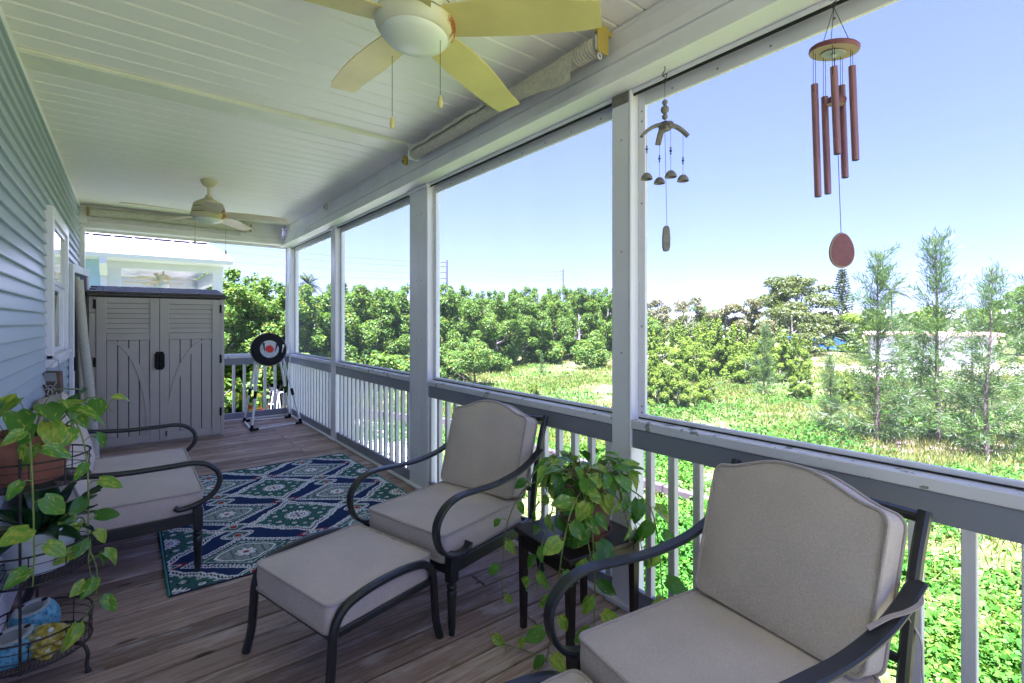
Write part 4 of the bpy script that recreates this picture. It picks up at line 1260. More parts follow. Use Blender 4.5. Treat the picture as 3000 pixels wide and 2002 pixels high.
# the near fan hangs a few degrees out of true
_R = Matrix.Rotation(rad(4.0), 4, Vector((0.276, 0.961, 0)))
near_fan.location = Vector((0.90, 1.73, CZ)) - _R @ Vector((0, 0, CZ))
near_fan.rotation_euler = _R.to_euler()
_Ri = _R.inverted()
for _c in near_fan.children:
    if _c.name.startswith('pull_chain'):          # the chains themselves hang plumb
        _p = Vector(_c.data.vertices[0].co)
        _c.location = _p - _Ri @ _p
        _c.rotation_euler = _Ri.to_euler()
ceiling_fan('far ceiling fan with thin beige blades, hanging over the deck before the shed', 0.64, 5.75, 2.492, 0, 122, M['fan_blade_pale'], M['fan_body_far'], [(-0.125, -0.10, 2.42, 2.205), (0.14, -0.06, 2.40, 2.13)])

# rolled blind along the side beam
t = thing('rolled_blind', 'rolled woven sun blind under the side beam with a loose flap of cloth', 'blind', (1.765, 0, 2.715))
path = smooth_path([(0, 1.60, 0.005), (0, 2.1, -0.002), (0.0, 2.7, -0.008), (0, 3.50, 0.0)], 8)
MB().tube(path, 0.040, 18).build('blind_roll', M['shade_fabric'], t, smooth=50)
for k in range(7):
    MB().tube([(0.042 * math.cos(a), 1.615 + k * 0.018, 0.004 + 0.042 * math.sin(a)) for a in np.linspace(0, 2 * PI, 18, endpoint=False)], 0.004, 5, closed=True).build('roll_fold', M['shade_fabric'], t, smooth=60)
vs, fs = [], []
NY, NS = 40, 7
for i in range(NY + 1):
    f = i / NY; yy = 1.72 + f * 1.75
    hang = 0.13 * max(0.0, 1 - f / 0.42) ** 0.8 if f < 0.42 else 0.0
    for j in range(NS):
        q = j / (NS - 1)
        a = rad(75 + 115 * q)
        x = 0.0445 * math.cos(a); z = 0.0445 * math.sin(a)
        if q > 0.55:
            e = (q - 0.55) / 0.45
            z -= hang * e; x -= 0.012 * e * (1 + 0.5 * math.sin(yy * 19))
        z += 0.004 * math.sin(yy * 27 + j) * q
        if f > 0.42 and j == NS - 1:
            x -= 0.014 * abs(math.sin(yy * 21)); z += 0.03
        vs.append((x, yy, z))
for i in range(NY):
    for j in range(NS - 1):
        fs.append((i * NS + j, i * NS + j + 1, (i + 1) * NS + j + 1, (i + 1) * NS + j))
MB().add(vs, fs).build('loose_flap', M['shade_fabric'], t, smooth=60)
mb = MB().box(-0.035, 0.04, 1.560, 1.568, -0.045, 0.085, 0.002).box(-0.02, 0.075, 1.569, 1.60, 0.06, 0.083, 0.002)
mb.build('end_bracket', M['yellow_plastic'], t)
MB().box(-0.03, 0.015, 1.569, 1.588, -0.03, 0.04, 0.004).build('bracket_core', M['vinyl_dirty'], t)
MB().tube([(-0.008 + 0.012 * math.cos(a), 1.575, -0.055 + 0.015 * math.sin(a)) for a in np.linspace(0, 2 * PI, 14, endpoint=False)], 0.004, 6, closed=True).build('cord_ring', M['vinyl_dirty'], t, smooth=60)
MB().box(-0.046, 0.046, 3.502, 3.512, -0.046, 0.075, 0.006).build('end_bracket', M['vinyl_dirty'], t)
# empty brackets farther along the beam
for lbl, yy in (('small yellow blind bracket beside the end of the rolled blind', 3.74), ('small pale blind bracket under the beam, halfway to the far fan', 5.80)):
    t = thing('blind_bracket', lbl, 'bracket', (1.805, yy, 2.735), group='empty blind brackets on the side beam')
    MB().box(-0.022, 0.022, -0.018, 0.018, -0.035, 0.04, 0.010).build('bracket_body', M['yellow_plastic'] if yy < 4 else M['shade_fabric'], t)
    MB().tube([(-0.0225 , 0.010 * math.cos(a), -0.01 + 0.010 * math.sin(a)) for a in np.linspace(0, 2 * PI, 12, endpoint=False)], 0.003, 5, closed=True).build('bracket_eye', M['chain'], t, smooth=60)
    MB().tube([(0, 0, -0.034), (0.004, 0.0, -0.06), (-0.004, 0, -0.066)], 0.0025, 6).build('hook', M['vinyl_dirty'], t)
# rolled blind on the end beam
t = thing('rolled_blind', 'old stained blind rolled up along the end beam, behind the far fan', 'blind', (0, 7.775, 2.735))
MB().tube([(x, 0.004 * math.sin(x * 7), 0.004 * math.sin(x * 5)) for x in np.linspace(-0.36, 1.34, 24)], 0.048, 16).build('blind_roll', M['shade_fabric'], t, smooth=50)
MB().tube([(x, 0.006 + 0.004 * math.sin(x * 31), -0.060 + 0.005 * math.sin(x * 23)) for x in np.linspace(-0.34, 1.32, 40)], 0.010, 7).build('hem_bar', M['shade_fabric'], t, smooth=50)
for x in (-0.385, 1.375):
    MB().box(x - 0.006, x + 0.006, -0.05, 0.05, -0.055, 0.06, 0.006).build('end_bracket', M['yellow_plastic'], t)
MB().tube([(1.342, 0, 0), (1.37, 0, 0)], 0.022, 12).build('roll_core', M['vinyl'], t, smooth=50)
MB().box(1.25, 1.29, -0.02, 0.02, -0.115, -0.075, 0.004).build('cord_lock', M['vinyl'], t)

# ---- the two wind chimes
def hook(mb, z):
    mb.tube(smooth_path([(0, 0, z), (0, 0, z - 0.016), (0.0, 0.010, z - 0.026), (0.0, 0.010, z - 0.040), (0, 0, z - 0.046)], 4), 0.0022, 6)
    mb.tube(smooth_path([(0, 0.012, z - 0.038), (0, -0.010, z - 0.036), (0, -0.006, z - 0.052), (0, 0.008, z - 0.060), (0.0, 0.002, z - 0.074), (0, -0.006, z - 0.066), (0.0, 0.002, z - 0.060)], 4), 0.002, 6)
t = thing('wind_chime', 'long copper tube wind chime with a round wooden top and egg shaped sail', 'wind chime', (1.87, 0.635, 0))
mb = MB(); hook(mb, 2.531); mb.build('hook', M['black_metal'], t)
DZ = 2.315; DR = 0.074
TL = rad(9)
Td = Matrix.Translation((0, 0, DZ)) @ Matrix.Rotation(TL, 4, 'X')
mb = MB()
for k in range(3):
    a = 2 * PI * k / 3 + 0.6
    mb.tube([(0, 0, 2.458), Td @ Vector((0.048 * math.cos(a), 0.048 * math.sin(a), 0.008))], 0.0011, 5)
mb.build('hanger_cord', M['cord'], t)
MB().lathe([(0.0, 0.009), (DR - 0.004, 0.009), (DR, 0.005), (DR, -0.004), (DR - 0.003, -0.008)], 40, Td).build('top_disc', M['chime_wood'], t, smooth=40)
MB().lathe([(DR - 0.0032, -0.008), (0.036, -0.0085), (0.0, -0.0085)], 40, Td).build('disc_underside', M['chime_pale'], t, smooth=40)
MB().lathe([(0.030, -0.0088), (0.036, -0.011), (0.034, -0.0135), (0.022, -0.0115), (0.018, -0.0135), (0.0, -0.0125)], 30, Td).build('disc_ring', M['grey_paint'], t, smooth=40)
MB().lathe([(0.0, -0.028), (0.007, -0.024), (0.0085, -0.017), (0.006, -0.0137), (0.0, -0.0136)], 12, Td).build('centre_bead', M['white_plastic'], t, smooth=60)
tubes = [(-0.058, 0.012, 2.205, 1.825), (-0.030, -0.045, 2.235, 1.95), (0.000, 0.050, 2.18, 1.845), (0.040, -0.030, 2.245, 1.935), (0.046, 0.030, 2.21, 1.895)]
fr = Vector((0.616, 0.788, 0)); rt = Vector((0.788, -0.616, 0))
for k, (lx, ly, z1, z0) in enumerate(tubes):
    c = rt * lx + fr * ly
    drift = rt * 0.012
    mb = MB()
    n = 16; vs = []
    path = [Vector((c.x, c.y, z1)), Vector((c.x, c.y, z0)) + drift]
    mb.tube(path, 0.0108, 18)
    tb = mb.build('chime_tube', M['copper'], t, smooth=40)
    MB().tube([path[0] + Vector((0, 0, 0.0004)), path[0] - (path[1] - path[0]).normalized() * -0.0008 + Vector((0, 0, 0.001))], 0.0085, 14).build('tube_mouth', M['shadow_gap'], tb)
    MB().tube([path[1] - Vector((0, 0, 0.001)), path[1] - Vector((0, 0, 0.0004))], 0.0085, 14).build('tube_mouth', M['shadow_gap'], tb)
    mb = MB()
    for s in (-1, 1):
        mb.tube([Td @ Vector((c.x + s * 0.009, c.y, -0.006)), (c.x + s * 0.0105, c.y, z1 - 0.028)], 0.0009, 5)
    mb.build('tube_cord', M['cord'], t)
mb = MB().tube([Vector((0, 0, DZ - 0.02)), rt * 0.008 + Vector((0, 0, 2.155))], 0.001, 5)
mb.tube([rt * 0.008 + Vector((0, 0, 2.13)), rt * 0.024 + Vector((0, 0, 1.70))], 0.0011, 5)
mb.build('clapper_cord', M['cord'], t)
Tc = Matrix.Translation(rt * 0.008 + Vector((0, 0, 2.143))) @ Matrix.Rotation(rad(8), 4, 'X')
MB().lathe([(0.0, 0.011), (0.026, 0.011), (0.029, 0.007), (0.029, -0.007), (0.027, -0.010)], 28, Tc).build('clapper', M['chime_wood'], t, smooth=40)
MB().lathe([(0.0268, -0.0102), (0.0, -0.0104)], 28, Tc).build('clapper_underside', M['chime_pale'], t)
sail = []
for k in range(30):
    a = 2 * PI * k / 30
    rr = 0.046 * (1 + 0.18 * -math.sin(a) * 0.7)
    sail.append((0.040 * math.cos(a) * (1 - 0.16 * math.sin(a)), 0.055 * math.sin(a)))
cs = rt * 0.026 + Vector((0, 0, 1.642))
Rz = Matrix.Translation(cs) @ Matrix.Rotation(rad(-33), 4, 'Z')
MB().prism(sail, 1, -0.006, 0.006, Rz).build('wind_sail', M['chime_wood'], t, smooth=60)
MB().tube([Rz @ Vector((a * 1.004, 0.0, b * 1.004)) for a, b in sail], 0.0052, 6, closed=True).build('sail_edge', M['chime_pale'], t, smooth=60)

t = thing('wind_chime', 'small driftwood wind chime with four curved arms and little bell cups', 'wind chime', (1.87, 1.295, 0))
mb = MB(); hook(mb, 2.531); mb.build('hook', M['black_metal'], t)
MB().tube([(0, 0, 2.456), (0, 0, 2.25)], 0.001, 5).build('hanger_cord', M['cord'], t)
for z, r in ((2.372, 0.0125), (2.340, 0.0185), (2.3085, 0.013)):
    MB().lathe([(r * math.sin(a), z - r * math.cos(a)) for a in np.linspace(0, PI, 11)], 16).build('wooden_bead', M['drift'], t, smooth=60)
MB().box(-0.022, 0.022, -0.022, 0.022, 2.246, 2.284, 0.006).build('arm_hub', M['drift'], t)
tips = []
for k in range(4):
    a = rad(-38 + 90 * k)
    d = Vector((math.cos(a), math.sin(a), 0)); sd = Vector((-d.y, d.x, 0))
    p = [d * (0.018 + 0.085 * f) + Vector((0, 0, 2.272 - 0.050 * f ** 1.9)) for f in np.linspace(0, 1, 8)]
    MB().bar(p, 0.026, 0.013, sd, c=0.2).build('chime_arm', M['drift'], t, smooth=40)
    tip = d * 0.080; tips.append(tip)
    zb = (2.050, 2.062, 2.058, 2.044)[k]; zbd = (2.115, 2.15, 2.165, 2.13)[k]
    MB().tube([(tip.x, tip.y, 2.235), (tip.x, tip.y, zb)], 0.0008, 5).build('bell_cord', M['cord'], t)
    mb = MB()
    for dz, r in ((0.012, 0.0042), (0.0, 0.0062), (-0.012, 0.0042)):
        mb.lathe([(r * math.sin(q), zbd + dz - r * math.cos(q)) for q in np.linspace(0, PI, 7)], 10, cx=tip.x, cy=tip.y)
    mb.build('blue_bead', M['blue_bead'], t, smooth=60)
    bc = tip * 0.85
    MB().lathe([(0.0, zb + 0.004), (0.012, zb), (0.022, zb - 0.012), (0.026, zb - 0.026), (0.0225, zb - 0.0262), (0.018, zb - 0.014), (0.0, zb - 0.004)], 18, cx=bc.x + tip.x * 0.15, cy=bc.y + tip.y * 0.15).build('bell_cup', M['drift'], t, smooth=40)
MB().tube([(0, 0, 2.247), (0.006, -0.006, 1.83)], 0.001, 5).build('sail_cord', M['cord'], t)
q = [(0.0, 1.712), (0.011, 1.716), (0.0155, 1.735), (0.016, 1.772), (0.0125, 1.815), (0.006, 1.826), (-0.006, 1.826), (-0.0125, 1.815), (-0.016, 1.772), (-0.0155, 1.735), (-0.011, 1.716)]
MB().prism(q, 1, -0.014, 0.002, Matrix.Translation((0.006, 0, 0)) @ Matrix.Rotation(rad(-35), 4, 'Z')).build('wind_sail', M['drift'], t, smooth=40)

# ---- carved plaque hanging below the window
t = thing('carved_plaque', 'narrow carved driftwood face plaque hanging on string below the window', 'plaque', (XW + 0.02, 4.72, 0))
m_bark = simple('plaque_bark', (0.16, 0.10, 0.08), 0.85, 0.3, 14, 0, 0.5, 60)
m_carve = simple('pale_carved_wood', (0.55, 0.52, 0.50), 0.7, 0.2, 20, 0, 0.3, 80)
Mq = Matrix.Translation((0.03, 0.0, 0.93)) @ Matrix.Rotation(rad(-16), 4, 'Z')
bl_ = MB().prism([(-0.055, -0.13), (0.05, -0.135), (0.056, 0.0), (0.052, 0.125), (-0.048, 0.13), (-0.056, 0.02)], 1, -0.022, 0.022, Mq).build('slab', m_bark, t)
mb = MB().prism([(-0.04, 0.06), (0.036, 0.055), (0.03, 0.115), (-0.035, 0.118)], 1, -0.0235, -0.0222, Mq); mb.build('grey_band', M['grey_paint'], t)
def stroke(pts, r=0.004):
    MB().tube([Mq @ Vector((a, -0.0235, b)) for a, b in pts], r, 5).build('carved_line', m_carve, t, smooth=60)
for pts in ([(-0.034, 0.05), (-0.02, 0.02), (0.0, 0.03), (0.018, 0.018), (0.034, 0.05)], [(-0.03, 0.0), (-0.012, 0.012), (0.0, -0.002), (0.014, 0.012), (0.03, 0.0)],
            [(-0.008, 0.0), (-0.016, -0.036), (0.0, -0.044), (0.015, -0.036), (0.007, 0.0)], [(-0.036, -0.02), (-0.03, -0.07), (-0.01, -0.1), (0.012, -0.1), (0.03, -0.07), (0.035, -0.02)],
            [(-0.022, -0.066), (0.0, -0.058), (0.022, -0.066), (0.012, -0.084), (-0.012, -0.084), (-0.022, -0.066)], [(-0.03, -0.115), (0.0, -0.105), (0.028, -0.117)]):
    stroke(pts)
MB().tube([Mq @ Vector((-0.04, 0, 0.128)), (0.055, 0.045, 1.135)], 0.0022, 5).build('string', M['piping'], t)
MB().tube([Mq @ Vector((0.045, 0, 0.124)), (0.055, 0.055, 1.135)], 0.0022, 5).build('string', M['piping'], t)

# ================================================================== POTTED PLANTS, PLANT STAND
def m_pothos():
    t = NT('variegated_pothos_leaf')
    tc = t.new('ShaderNodeTexCoord'); sep = t.new('ShaderNodeSeparateXYZ'); t.lk(tc.outputs['Object'], sep.inputs[0])
    oi = t.new('ShaderNodeObjectInfo')
    base = t.ramp(oi.outputs['Random'], [(0.0, (0.04, 0.15, 0.016)), (0.5, (0.11, 0.30, 0.026)), (1.0, (0.24, 0.43, 0.04))])
    n = t.noise(t.coord((2.2, 5.5, 1), rnd=60), 1.6, 5, 0.65, 0.6)
    thr = t.math('ADD', n, t.math('MULTIPLY', t.math('SUBTRACT', oi.outputs['Random'], 0.5), 0.16))
    col = t.mix(t.maprange(thr, 0.555, 0.60), base, (0.46, 0.50, 0.06))
    mid = t.maprange(t.math('ABSOLUTE', sep.outputs[1], 0.0), 0.016, 0.006)
    col = t.mix(t.math('MULTIPLY', mid, 0.45), col, (0.19, 0.30, 0.06))
    t.set(col, 0.28, spec=0.5)
    tr = t.new('ShaderNodeBsdfTranslucent'); t.lk(t.mix(1.0, col, (1.2, 1.4, 0.5), 'MULTIPLY'), tr.inputs[0])
    mx = t.new('ShaderNodeMixShader'); mx.inputs[0].default_value = 0.3
    t.lk(t.b.outputs[0], mx.inputs[1]); t.lk(tr.outputs[0], mx.inputs[2]); t.lk(mx.outputs[0], t.n['Material Output'].inputs[0])
    return t.m
M['pothos'] = m_pothos()
M['stem'] = simple('green_vine_stem', (0.20, 0.26, 0.05), 0.5, 0.25, 20)
M['broad_leaf'] = simple('dark_broad_leaf', (0.018, 0.065, 0.022), 0.3, 0.45, 3, stretch=(1, 6, 1))

def leaf_mesh(name, mat, heart=True, fold=0.16, droop=0.25, seed=0, width=0.40):
    """unit leaf along +x from its base, blade normal +z"""
    rg = random.Random(seed)
    N = 9
    vs, fs = [], []
    ph = rg.uniform(0, 6)
    for i in range(N + 1):
        f = i / N
        if heart: w = width * (math.sin(PI * min(1, (f + 0.10) / 1.10)) ** 0.75) * (1.0 - 0.30 * f) * (1.12 if f < 0.45 else 1.0)
        else: w = width * (math.sin(PI * min(1.0, f * 0.96 + 0.04)) ** 0.8) * (1 - 0.15 * f)
        if i == N: w = 0.002
        x0 = f - droop * 0.15 * f * f
        z0 = -droop * f * f
        for j in (-2, -1, 0, 1, 2):
            q = j / 2
            back = 0.09 * (abs(q) ** 1.5) * max(0, 1 - f * 4) if heart else 0
            vs.append((x0 - back, q * w, z0 + fold * abs(q) * w * 1.6 - 0.10 * q * q * w + 0.018 * math.sin(f * 9 + ph + j)))
    for i in range(N):
        for j in range(4):
            a = i * 5 + j
            fs.append((a, a + 1, a + 6, a + 5))
    return MB().add(vs, fs).mesh(name, mat, 80, fix=False)
POTHOS = [leaf_mesh('leaf', M['pothos'], True, f, d, k, w) for k, (f, d, w) in enumerate([(0.24, 0.28, 0.36), (0.34, 0.45, 0.33), (0.16, 0.15, 0.38), (0.42, 0.65, 0.31)])]
BROAD = [leaf_mesh('leaf', M['broad_leaf'], False, 0.30, d, 10 + k, 0.16) for k, d in enumerate((0.15, 0.35, 0.05))]

def put_leaf(me, parent, pos, tip, nrm, size):
    x = Vector(tip).normalized(); z = Vector(nrm); z = (z - x * z.dot(x))
    if z.length < 1e-4: z = x.orthogonal()
    z.normalize(); y = z.cross(x)
    o = bpy.data.objects.new('leaf', me); link(o, parent)
    R = Matrix((x, y, z)).transposed().to_4x4()
    o.matrix_local = Matrix.Translation(Vector(pos)) @ R @ Matrix.Scale(size, 4)
    return o

def vine(t, pts, size, rg, every=0.055, first=0.02, r=0.0036, side_bias=0.0, nrm_out=None):
    """a stem along pts with a petiole and a leaf at each node"""
    p = smooth_path(pts, 8)
    mb = MB().tube(p, [r * (1 - 0.5 * i / len(p)) for i in range(len(p))], 6)
    s = 0.0; nxt = first; sgn = 1
    for a, b in zip(p[:-1], p[1:]):
        d = (b - a).length; s += d
        if s >= nxt:
            nxt += every * rg.uniform(0.75, 1.35); sgn = -sgn
            tdir = (b - a).normalized()
            out = Vector(nrm_out) if nrm_out is not None else Vector((a.x, a.y, 0))
            if out.length < 1e-3: out = Vector((rg.uniform(-1, 1), rg.uniform(-1, 1), 0))
            out.normalize()
            side = tdir.cross(out)
            if side.length < 1e-3: side = Vector((1, 0, 0))
            side.normalize()
            pd = (side * sgn * rg.uniform(0.5, 1.0) + out * rg.uniform(0.3, 0.9) + Vector((0, 0, rg.uniform(-0.1, 0.5)))).normalized()
            L = rg.uniform(0.02, 0.045)
            e = a + pd * L
            mb.tube([a, a + pd * L * 0.5 + Vector((0, 0, 0.006)), e], 0.0019, 5)
            tip = (pd * 0.55 + Vector((0, 0, -rg.uniform(0.35, 1.1))) + side * sgn * 0.2)
            put_leaf(rg.choice(POTHOS), t, e, tip, out + Vector((0, 0, 0.5)) + side * rg.uniform(-0.4, 0.4), size * rg.uniform(0.75, 1.2))
    mb.build('vine', M['stem'], t, smooth=60)

def pot(t, r0, r1, h, mat, saucer=0.0, rim=0.03):
    prof = [(0.0, 0.0), (r0, 0.0), (r0 + 0.004, 0.006), (r1 * 0.965, h - rim), (r1 * 0.985, h - rim + 0.002), (r1, h - rim + 0.006), (r1 + 0.003, h - 0.004), (r1, h), (r1 - 0.008, h - 0.001), (r1 - 0.012, h - 0.03)]
    p = MB().lathe(prof, 44).build('pot', mat, t, smooth=35)
    MB().lathe([(r1 - 0.012, h - 0.031), (r1 * 0.5, h - 0.022), (0.0, h - 0.018)], 30).build('soil', M['soil'], t, smooth=60)
    if saucer:
        MB().lathe([(0.0, -0.001), (saucer * 0.8, -0.001), (saucer, 0.034), (saucer - 0.006, 0.034), (saucer * 0.8, 0.006)], 36).build('saucer', M['terracotta'], t, smooth=35)
    return p

def mound(t, r_rim, h, n, size, rg, spread, up, meshes=POTHOS):
    """leaves on petioles rising from the soil"""
    mb = MB()
    for k in range(n):
        a = rg.uniform(0, 2 * PI); q = math.sqrt(rg.random())
        d = Vector((math.cos(a), math.sin(a), 0))
        base = d * r_rim * 0.6 * q + Vector((0, 0, h - 0.02))
        end = d * (r_rim * 0.5 + spread * q) + Vector((0, 0, h + up * (1.1 - 0.75 * q) * rg.uniform(0.5, 1.1)))
        mid = base.lerp(end, 0.55) + Vector((0, 0, 0.03))
        mb.tube([base, mid, end], 0.0016, 5)
        tip = d * rg.uniform(0.6, 1.0) + Vector((rg.uniform(-0.5, 0.5), rg.uniform(-0.5, 0.5), rg.uniform(-0.7, 0.35)))
        put_leaf(rg.choice(meshes), t, end, tip, Vector((0, 0, 1)) + d * 0.35 + Vector((rg.uniform(-0.3, 0.3), rg.uniform(-0.3, 0.3), 0)), size * rg.uniform(0.7, 1.25))
    mb.build('stem', M['stem'], t, smooth=60)

# vine in the dull terracotta pot on the side table
rg = random.Random(12)
t = thing('potted_pothos', 'bushy trailing vine in a terracotta pot on the dark side table', 'potted plant', (1.605, 1.525, 0.4615))
pot(t, 0.092, 0.140, 0.25, M['terracotta_dull'], saucer=0.118, rim=0.055)
mound(t, 0.14, 0.25, 70, 0.072, rg, 0.13, 0.13)
cam_side = Vector((-0.72, -0.69, 0))
for k in range(12):
    a = rg.uniform(0, 2 * PI) if k > 6 else rad((140, 165, 190, 212, 268, 290, 315)[k])
    d = Vector((math.cos(a), math.sin(a), 0))
    L = rg.uniform(0.08, 0.22) if k > 6 else (0.20, 0.42, 0.16, 0.26, 0.12, 0.24, 0.36)[k]
    o_ = 0.135
    sd = Vector((-d.y, d.x, 0)) * rg.uniform(-0.07, 0.07)
    spread_ = 0.14 if L < 0.25 else 0.27
    pts = [d * 0.06 + Vector((0, 0, 0.24)), d * o_ + Vector((0, 0, 0.275)), d * (o_ + 0.035) + sd * 0.4 + Vector((0, 0, 0.24 - L * 0.25)), d * (o_ + spread_ * 0.35) + sd + Vector((0, 0, 0.24 - L * 0.6)), d * (o_ + spread_ * 0.45) + sd * 1.5 + Vector((0, 0, 0.24 - L))]
    vine(t, pts, 0.076, rg, 0.055)
# long runners that reach the deck
def rel(px): return Vector((px[0] - 1.605, px[1] - 1.525, px[2] - 0.4615))
vine(t, [rel(p) for p in ((1.52, 1.45, 0.70), (1.40, 1.40, 0.66), (1.345, 1.40, 0.50), (1.33, 1.42, 0.30), (1.30, 1.44, 0.08), (1.36, 1.52, 0.012), (1.30, 1.66, 0.010), (1.26, 1.74, 0.012), (1.25, 1.78, 0.05))], 0.075, rg, 0.085, nrm_out=(-0.7, -0.7, 0.2))
vine(t, [rel(p) for p in ((1.52, 1.60, 0.70), (1.41, 1.70, 0.66), (1.345, 1.76, 0.48), (1.33, 1.77, 0.25), (1.335, 1.78, 0.12))], 0.062, rg, 0.10, nrm_out=(-0.8, -0.5, 0.2))
vine(t, [rel(p) for p in ((1.70, 1.42, 0.70), (1.80, 1.33, 0.60), (1.845, 1.31, 0.42), (1.845, 1.29, 0.22), (1.83, 1.24, 0.06))], 0.09, rg, 0.08, nrm_out=(-0.3, -0.9, 0.2))
vine(t, [rel(p) for p in ((1.55, 1.42, 0.70), (1.47, 1.36, 0.62), (1.45, 1.325, 0.40), (1.44, 1.32, 0.20), (1.42, 1.30, 0.03))], 0.085, rg, 0.065, nrm_out=(-0.6, -0.8, 0.2))

# ---- three tier wire plant stand by the wall
SC = Vector((-0.285, 2.69, 0))
stand = thing('plant_stand', 'three tier black wire plant stand against the wall, left of the loveseat', 'plant stand', SC)
W = M['rust_wire']
RB = 0.17
def ringpath(r, z, n=28, cx=0, cy=0): return [(cx + r * math.cos(2 * PI * k / n), cy + r * math.sin(2 * PI * k / n), z) for k in range(n)]
def basket(z0, hgt, rb):
    b = MB().tube(ringpath(rb, z0 + hgt), 0.0036, 6, closed=True).tube(ringpath(rb * 0.985, z0), 0.004, 6, closed=True)
    bo = b.build('basket_rim', W, stand, smooth=60)
    for f in (0.36, 0.70):
        MB().tube(ringpath(rb * (0.985 + 0.015 * f), z0 + hgt * f), 0.0017, 5, closed=True).build('basket_hoop', W, bo, smooth=60)
    for k in range(10):
        a = 2 * PI * k / 10 + 0.3
        MB().tube([(rb * 0.985 * math.cos(a), rb * 0.985 * math.sin(a), z0), (rb * math.cos(a), rb * math.sin(a), z0 + hgt)], 0.0022, 5).build('basket_wire', W, bo, smooth=60)
    mb = MB(); st = 0.0125
    k = -rb + st / 2
    while k < rb:
        L = math.sqrt(max(0, (rb * 0.98) ** 2 - k * k))
        mb.box(k - 0.0009, k + 0.0009, -L, L, z0 - 0.001, z0 + 0.0008).box(-L, L, k - 0.0009, k + 0.0009, z0 + 0.0009, z0 + 0.0025)
        k += st
    o = mb.build('mesh_tray', W, bo); o['kind'] = 'stuff'
TZ = (0.115, 0.425, 0.775)
for z, h, rb in zip(TZ, (0.105, 0.11, 0.10), (0.172, 0.172, 0.165)): basket(z, h, rb)
for a in (100, 215, 330):
    a = rad(a)
    c, s = math.cos(a), math.sin(a)
    ft = [(RB * 0.80 * c, RB * 0.80 * s, 0.118), (RB * 0.98 * c, RB * 0.98 * s, 0.112), (RB * 1.08 * c, RB * 1.08 * s, 0.075), (RB * 1.06 * c, RB * 1.06 * s, 0.03), (RB * 1.09 * c, RB * 1.09 * s, 0.004)]
    MB().tube(smooth_path(ft, 5), 0.007, 8).lathe([(0.0, 0.0), (0.011, 0.001), (0.009, 0.012), (0.0, 0.014)], 10, cx=RB * 1.09 * c, cy=RB * 1.09 * s).build('foot', W, stand, smooth=50)
for a in (95, 180, 262):
    a = rad(a)
    MB().tube([((RB + 0.004) * math.cos(a), (RB + 0.004) * math.sin(a), 0.11), ((RB + 0.004) * math.cos(a), (RB + 0.004) * math.sin(a), 0.90)], 0.0045, 7).build('upright', W, stand, smooth=50)

rg = random.Random(31)
t = thing('potted_pothos', 'variegated trailing vine in an orange terracotta pot on the top tier', 'potted plant', (-0.305, 2.705, TZ[2] + 0.004))
pot(t, 0.098, 0.133, 0.19, M['terracotta'], rim=0.036)
mound(t, 0.12, 0.20, 15, 0.118, rg, 0.07, 0.16)
def relA(p): return Vector((p[0] + 0.305, p[1] - 2.705, p[2] - TZ[2] - 0.004))
toCam = (0.35, -0.9, 0.3)
vine(t, [relA(p) for p in ((-0.30, 2.62, 0.965), (-0.285, 2.52, 0.985), (-0.275, 2.485, 0.86), (-0.27, 2.48, 0.70), (-0.268, 2.475, 0.55), (-0.272, 2.48, 0.44))], 0.088, rg, 0.085, nrm_out=toCam, r=0.0042)
vine(t, [relA(p) for p in ((-0.22, 2.70, 0.96), (-0.17, 2.66, 1.00), (-0.135, 2.63, 0.88), (-0.125, 2.62, 0.70), (-0.125, 2.63, 0.50), (-0.10, 2.62, 0.40), (-0.105, 2.60, 0.28), (-0.16, 2.56, 0.20))], 0.080, rg, 0.08, nrm_out=(0.5, -0.8, 0.3), r=0.0038)
vine(t, [relA(p) for p in ((-0.24, 2.74, 0.97), (-0.16, 2.78, 1.06), (-0.10, 2.80, 1.07), (-0.05, 2.80, 1.0))], 0.105, rg, 0.05, nrm_out=(0.3, -0.6, 0.8), r=0.0034)

t = thing('potted_plant', 'dark green broad leaved plant in a white pot on the middle tier', 'potted plant', (-0.275, 2.695, TZ[1] + 0.004))
pot(t, 0.088, 0.117, 0.165, M['white_plastic'], rim=0.03)
rg = random.Random(44)
for k in range(26):
    a = rg.uniform(0, 2 * PI); d = Vector((math.cos(a), math.sin(a), 0))
    el = rg.uniform(0.1, 1.15)
    put_leaf(rg.choice(BROAD), t, d * 0.03 + Vector((0, 0, 0.145)), d * math.cos(el) + Vector((0, 0, math.sin(el))), Vector((0, 0, 1)) * math.cos(el) - d * math.sin(el) + Vector((rg.uniform(-0.3, 0.3), rg.uniform(-0.3, 0.3), 0)), rg.uniform(0.17, 0.26))
rg = random.Random(5)
vine(t, [(0.09, 0.0, 0.15), (0.13, -0.03, 0.17), (0.155, -0.06, 0.08), (0.15, -0.07, 0.0), (0.165, -0.08, -0.09)], 0.075, rg, 0.06, nrm_out=(0.4, -0.8, 0.3))

